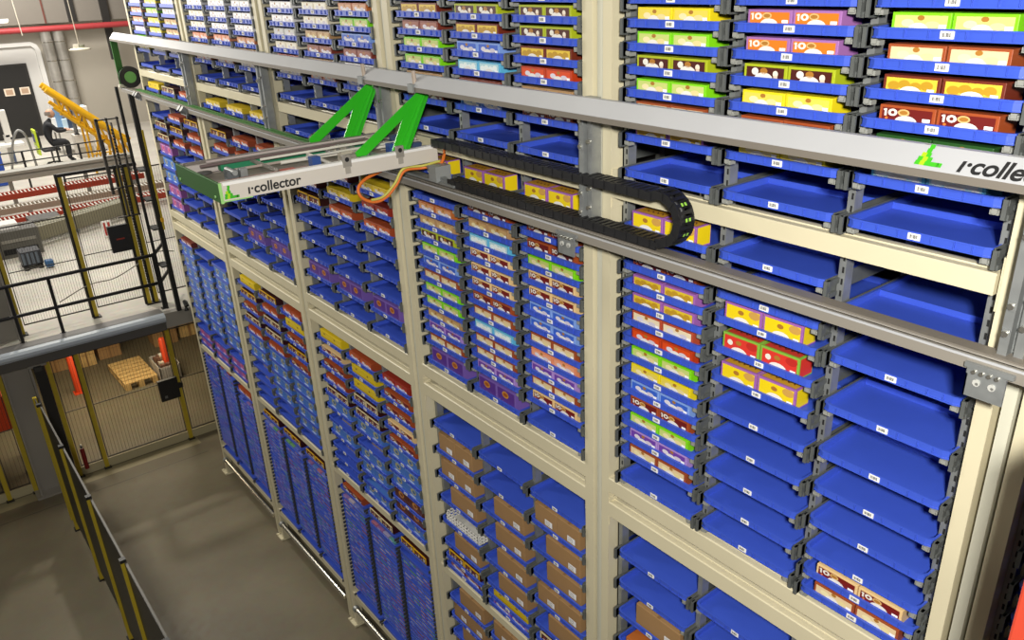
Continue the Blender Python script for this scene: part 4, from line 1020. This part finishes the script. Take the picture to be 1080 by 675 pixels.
# yellow inclined conveyor
root = empty('inclined_conveyor', 'bright yellow inclined conveyor frame descending towards the rack', 'conveyor', (-9.0, .65, UZ))
A = Vector((0, 0, 1.56)); B = Vector((0, 1.05, .55)); d = (B-A)
def bar(b, p, q, w, m): b.tube([p, q], w, m, 4)
for k, (dx, dz) in enumerate(((0, 0), (.18, -.03), (.36, -.06))):
    b = MB(); off = Vector((dx, 0, dz)); bar(b, A+off+Vector((0, -.06, .04)), B+off, .052, YEL2); b.build('long_beam', root)
for k, (dx, dz) in enumerate(((0, -.26), (.36, -.32))):
    b = MB(); off = Vector((dx, 0, dz)); bar(b, A+off, B+off+Vector((0, -.05, 0)), .034, YEL2); b.build('lower_beam', root)
b = MB()
for i in range(9):
    t = (i+.5)/9; p = A+d*t; bar(b, p, p+Vector((.36, 0, -.06)), .016, YEL2); bar(b, p+Vector((.36, 0, -.06)), p+Vector((.36, .06, -.34)), .022, YEL2)
    if i % 2: bar(b, p+Vector((.36, 0, -.08)), p+Vector((.36, -.10, -.30)), .022, YEL2)
b.build('lattice', root)
for yy, top in ((.42, 1.0), (.62, .78), (.80, .6), (.98, .45)):
    for dx in (.0, .36):
        b = MB(); bar(b, Vector((dx, yy, 0)), Vector((dx, yy, top)), .020, YEL2); b.build('leg', root)
b = MB()
bar(b, Vector((.36, .42, .1)), Vector((.36, .62, .75)), .014, YEL2); bar(b, Vector((.36, .62, .1)), Vector((.36, .80, .55)), .014, YEL2); bar(b, Vector((.36, .80, .1)), Vector((.36, .98, .4)), .014, YEL2); bar(b, Vector((.36, .42, .35)), Vector((.36, .98, .35)), .014, YEL2)
b.build('diagonal_brace', root)
b = MB(); bar(b, Vector((.2, .7, .85)), Vector((.2, 1.15, .5)), .03, YEL2); b.build('tail_beam', root)
# desk with clutter, chair with vest, person
root = empty('work_desk', 'cluttered white desk in front of the seated person', 'desk', (-11.2, .95, UZ))
b = MB(); b.box(-.3, 0, .46, .25, .75, .49, C('#d9d6cf')); b.build('desk_top', root)
for x in (-.27, .2):
    for y in (.03, .70): 
        b = MB(); b.box(x, y, 0, x+.03, y+.03, .46, C('#8a8884')); b.build('leg', root)
rq = random.Random(8); cl = ['#e6e6e4', '#6f93b8', '#bcd2e0', '#2c3e58', '#dcd8d0', '#4a4a4c', '#e8e4da']
labs = ['white stacked paper boxes', 'blue carton', 'pale blue packet', 'navy bundle', 'cream folder box', 'dark case', 'white roll box']
for i in range(7):
    x = -.25+.06*i; y = .02+.09*i; h = .16+.26*rq.random()
    b = MB(); b.box(0, 0, 0, .18, .12, h, C(cl[i]), .008); b.box(.02, .02, h, .12, .08, h+.02, C(cl[(i+3) % 7]))
    tag(b.build('desk_item', None, (-11.2+x-.1, .95+y, UZ+.4905)), labs[i] + ' on the cluttered white desk', 'desk item', 'items on the desk')
b = MB(); b.box(0, 0, 0, .3, .02, .22, C('#2a2a2c'), .004); b.box(.1, -.03, -.02, .2, .05, 0, C('#2a2a2c')); tag(b.build('monitor', None, (-10.68, 1.22, UZ+.473)), 'dark slanted monitor facing the seated person', 'monitor')
b = MB(); b.box(0, 0, 0, .28, .35, .45, C('#d8d2c8'), .01); b.box(.28, .05, .1, .284, .3, .2, C('#b0a898')); tag(b.build('desk_cabinet', None, (-10.75, 1.16, UZ)), 'pale low cabinet under the dark monitor', 'cabinet')
CX, CY = -10.2, .66
root = empty('office_chair', 'dark office chair under the seated person', 'chair', (CX, CY, UZ))
b = MB(); b.box(-.15, -.15, .27, .15, .15, .31, C('#26272b'), .012); b.build('seat', root)
b = MB(); b.box(-.14, -.19, .32, .14, -.155, .66, C('#26272b'), .012); b.build('backrest', root)
b = MB(); b.tube([(0, 0, .04), (0, 0, .27)], .018, C('#5a5a5a'), 8); b.build('gas_stem', root)
for k in range(5):
    a = 2*PI*k/5; b = MB(); b.tube([(0, 0, .05), (.15*math.cos(a), .15*math.sin(a), .03)], .012, BLACKM, 6); b.tube([(.15*math.cos(a), .15*math.sin(a)-.01, .016), (.15*math.cos(a), .15*math.sin(a)+.01, .016)], .016, BLACKM, 8); b.build('leg', root)
b = MB(); HV = C('#c8e03a'); b.box(-.13, -.235, .22, .13, -.192, .70, HV, .012); b.box(-.11, -.239, .46, .11, -.236, .62, C('#2a3a78')); b.box(-.13, -.238, .36, .13, -.236, .39, C('#d8dcd4'))
tag(b.build('safety_vest', None, (CX, CY, UZ)), 'fluorescent yellow safety vest hung on the office chair back', 'vest')

def skin(name, joints, edges, m, sub=2, root_i=0, parent=None):
    me = bpy.data.meshes.new(name); me.from_pydata([Vector(j[0])*K for j in joints], edges, []); me.update()
    o = bpy.data.objects.new(name, me); COL.objects.link(o)
    md = o.modifiers.new('skin', 'SKIN'); md.use_smooth_shade = True
    for i, j in enumerate(joints):
        r = j[1] if isinstance(j[1], tuple) else (j[1], j[1])
        me.skin_vertices[0].data[i].radius = (r[0]*K, r[1]*K); me.skin_vertices[0].data[i].use_root = (i == root_i)
    s = o.modifiers.new('sub', 'SUBSURF'); s.levels = sub; s.render_levels = sub
    o.data.materials.append(m)
    if parent: o.parent = parent
    return o
proot = empty('person', 'seated balding person in black clothing leaning over the desk monitor', 'person', (CX, CY, UZ))
SKIN_ = mat('skin', '#c99a80', .6); CLO = C('#1f2024', .8)
jt = [((0, -.02, .37), (.10, .075)), ((0, .0, .50), (.095, .07)), ((0, .045, .64), (.105, .065)), ((0, .085, .735), .032), ((0, .11, .775), .030),
      ((.125, .06, .685), .042), ((.155, .16, .56), .036), ((.09, .30, .56), .026),
      ((-.125, .06, .685), .042), ((-.155, .16, .56), .036), ((-.09, .30, .56), .026),
      ((.065, .05, .36), .062), ((.07, .28, .36), .047), ((.07, .27, .20), .036), ((.07, .26, .06), .028), ((.07, .34, .030), .026),
      ((-.065, .05, .36), .062), ((-.07, .28, .36), .047), ((-.07, .27, .20), .036), ((-.07, .26, .06), .028), ((-.07, .34, .030), .026)]
ed = [(0, 1), (1, 2), (2, 3), (3, 4), (2, 5), (5, 6), (6, 7), (2, 8), (8, 9), (9, 10), (0, 11), (11, 12), (12, 13), (13, 14), (14, 15), (0, 16), (16, 17), (17, 18), (18, 19), (19, 20)]
skin('clothed_body', jt, ed, CLO, 2, 0, proot)
proot.scale = (1.12, 1.12, 1.12)
# head with face
bm = bmesh.new(); bmesh.ops.create_icosphere(bm, subdivisions=3, radius=1)
for v in bm.verts:
    x, y, z = v.co
    s_ = 1 - .22*max(0, -z); v.co = Vector((x*.056*s_, y*.068*s_ + (.008 if z < 0 else 0), z*.078))
    if y > .8 and abs(x) < .25 and -.3 < z < .1: v.co.y += .012*(1-abs(x)/.25)
me = bpy.data.meshes.new('head'); 
for v in bm.verts: v.co = (v.co + Vector((0, .125, .845)))*K
bm.to_mesh(me); bm.free(); me.polygons.foreach_set('use_smooth', [True]*len(me.polygons)); me.materials.append(SKIN_); hd = put('head', me, proot)
for sx in (-1, 1):
    b = MB(); b.tube([(sx*.055, .12, .845), (sx*.062, .118, .85)], [.014, .010], SKIN_, 8); b.build('ear', hd)
    b = MB(); b.tube([(sx*.022, .186, .856), (sx*.022, .190, .856)], .006, C('#2a2220'), 8); b.build('eye', hd)
b = MB(); b.box(-.016, .187, .806, .016, .191, .810, C('#8a4a44')); b.build('mouth', hd)
b = MB()
for i in range(12):
    a = PI+PI*i/11; b.tube([(.056*math.cos(a), .118+.066*math.sin(a), .82), (.057*math.cos(a), .118+.068*math.sin(a), .855), (.050*math.cos(a), .120+.060*math.sin(a), .88)], .010, C('#8a8078'), 6)
b.build('hair', hd)
for sx in (-1, 1):
    J = [((sx*.09, .295, .56), .018), ((sx*.088, .335, .556), (.024, .012))]; E_ = [(0, 1)]
    for k, (dx, l) in enumerate(((-.018, .036), (-.006, .042), (.006, .040), (.018, .032))):
        n = len(J); J += [((sx*.088+dx, .352, .556), .0062), ((sx*.088+dx*1.1, .352+l*.6, .552), .0056), ((sx*.088+dx*1.15, .352+l, .543), .0048)]; E_ += [(1, n), (n, n+1), (n+1, n+2)]
    n = len(J); J += [((sx*.088-sx*.024, .325, .554), .007), ((sx*.088-sx*.036, .345, .548), .006)]; E_ += [(1, n), (n, n+1)]
    skin('hand', J, E_, SKIN_, 1, 1, proot)

# ================================================================== LIGHT
def area(name, loc, target, size, power, col=(1, 1, 1), sy=None):
    l = bpy.data.lights.new(name, 'AREA'); l.energy = power; l.color = col; l.size = size*K
    if sy: l.shape = 'RECTANGLE'; l.size_y = sy*K
    o = bpy.data.objects.new(name, l); COL.objects.link(o); o.location = Vector(loc)*K
    o.rotation_euler = (Vector(target)-Vector(loc)).to_track_quat('-Z', 'Y').to_euler(); return o
area('lamp_near', (8.7, -2.35, 5.35), (6.6, 0, 3.7), .22, 430, (1, .97, .91))
area('lamp_aisle', (2.8, -1.9, 8.2), (2.8, -.4, 1.8), 1.6, 115, (1, .93, .78), .8)
area('lamp_far', (-.5, -2.8, 5.9), (1.6, 0, 4.6), .9, 390, (1, .96, .88), .5)
area('lamp_windows', (-5.5, -3.2, 4.6), (-5.0, 0, 4.5), 8.0, 300, (1, .98, .95), 1.1)  # added out-of-view strip light for sheen on the far tray fronts
area('lamp_hall', (-7.5, .2, 6.6), (-8, .2, 1.7), 2.4, 480, (1, .95, .86), 1.4)
area('lamp_hall_back', (-11.0, .5, 6.4), (-12.5, 1, 2.5), 2.0, 760, (1, .96, .9), 1.4)
area('lamp_edge', (-2.3, -.6, 5.2), (-1.4, -.6, 1.7), .12, 170, (1, .93, .80))
area('lamp_below', (-2.4, -.6, 1.56), (-2.4, -.6, 0), 1.0, 85, (1, .86, .62), 1.8)
w = bpy.data.worlds.new('world'); SC.world = w; w.use_nodes = True
w.node_tree.nodes['Background'].inputs[0].default_value = (1, .93, .82, 1); w.node_tree.nodes['Background'].inputs[1].default_value = .06
SC.view_settings.view_transform = 'Standard'; SC.view_settings.look = 'None'; SC.view_settings.exposure = 0.0; SC.view_settings.gamma = 1.0
SC.view_settings.use_curve_mapping = False
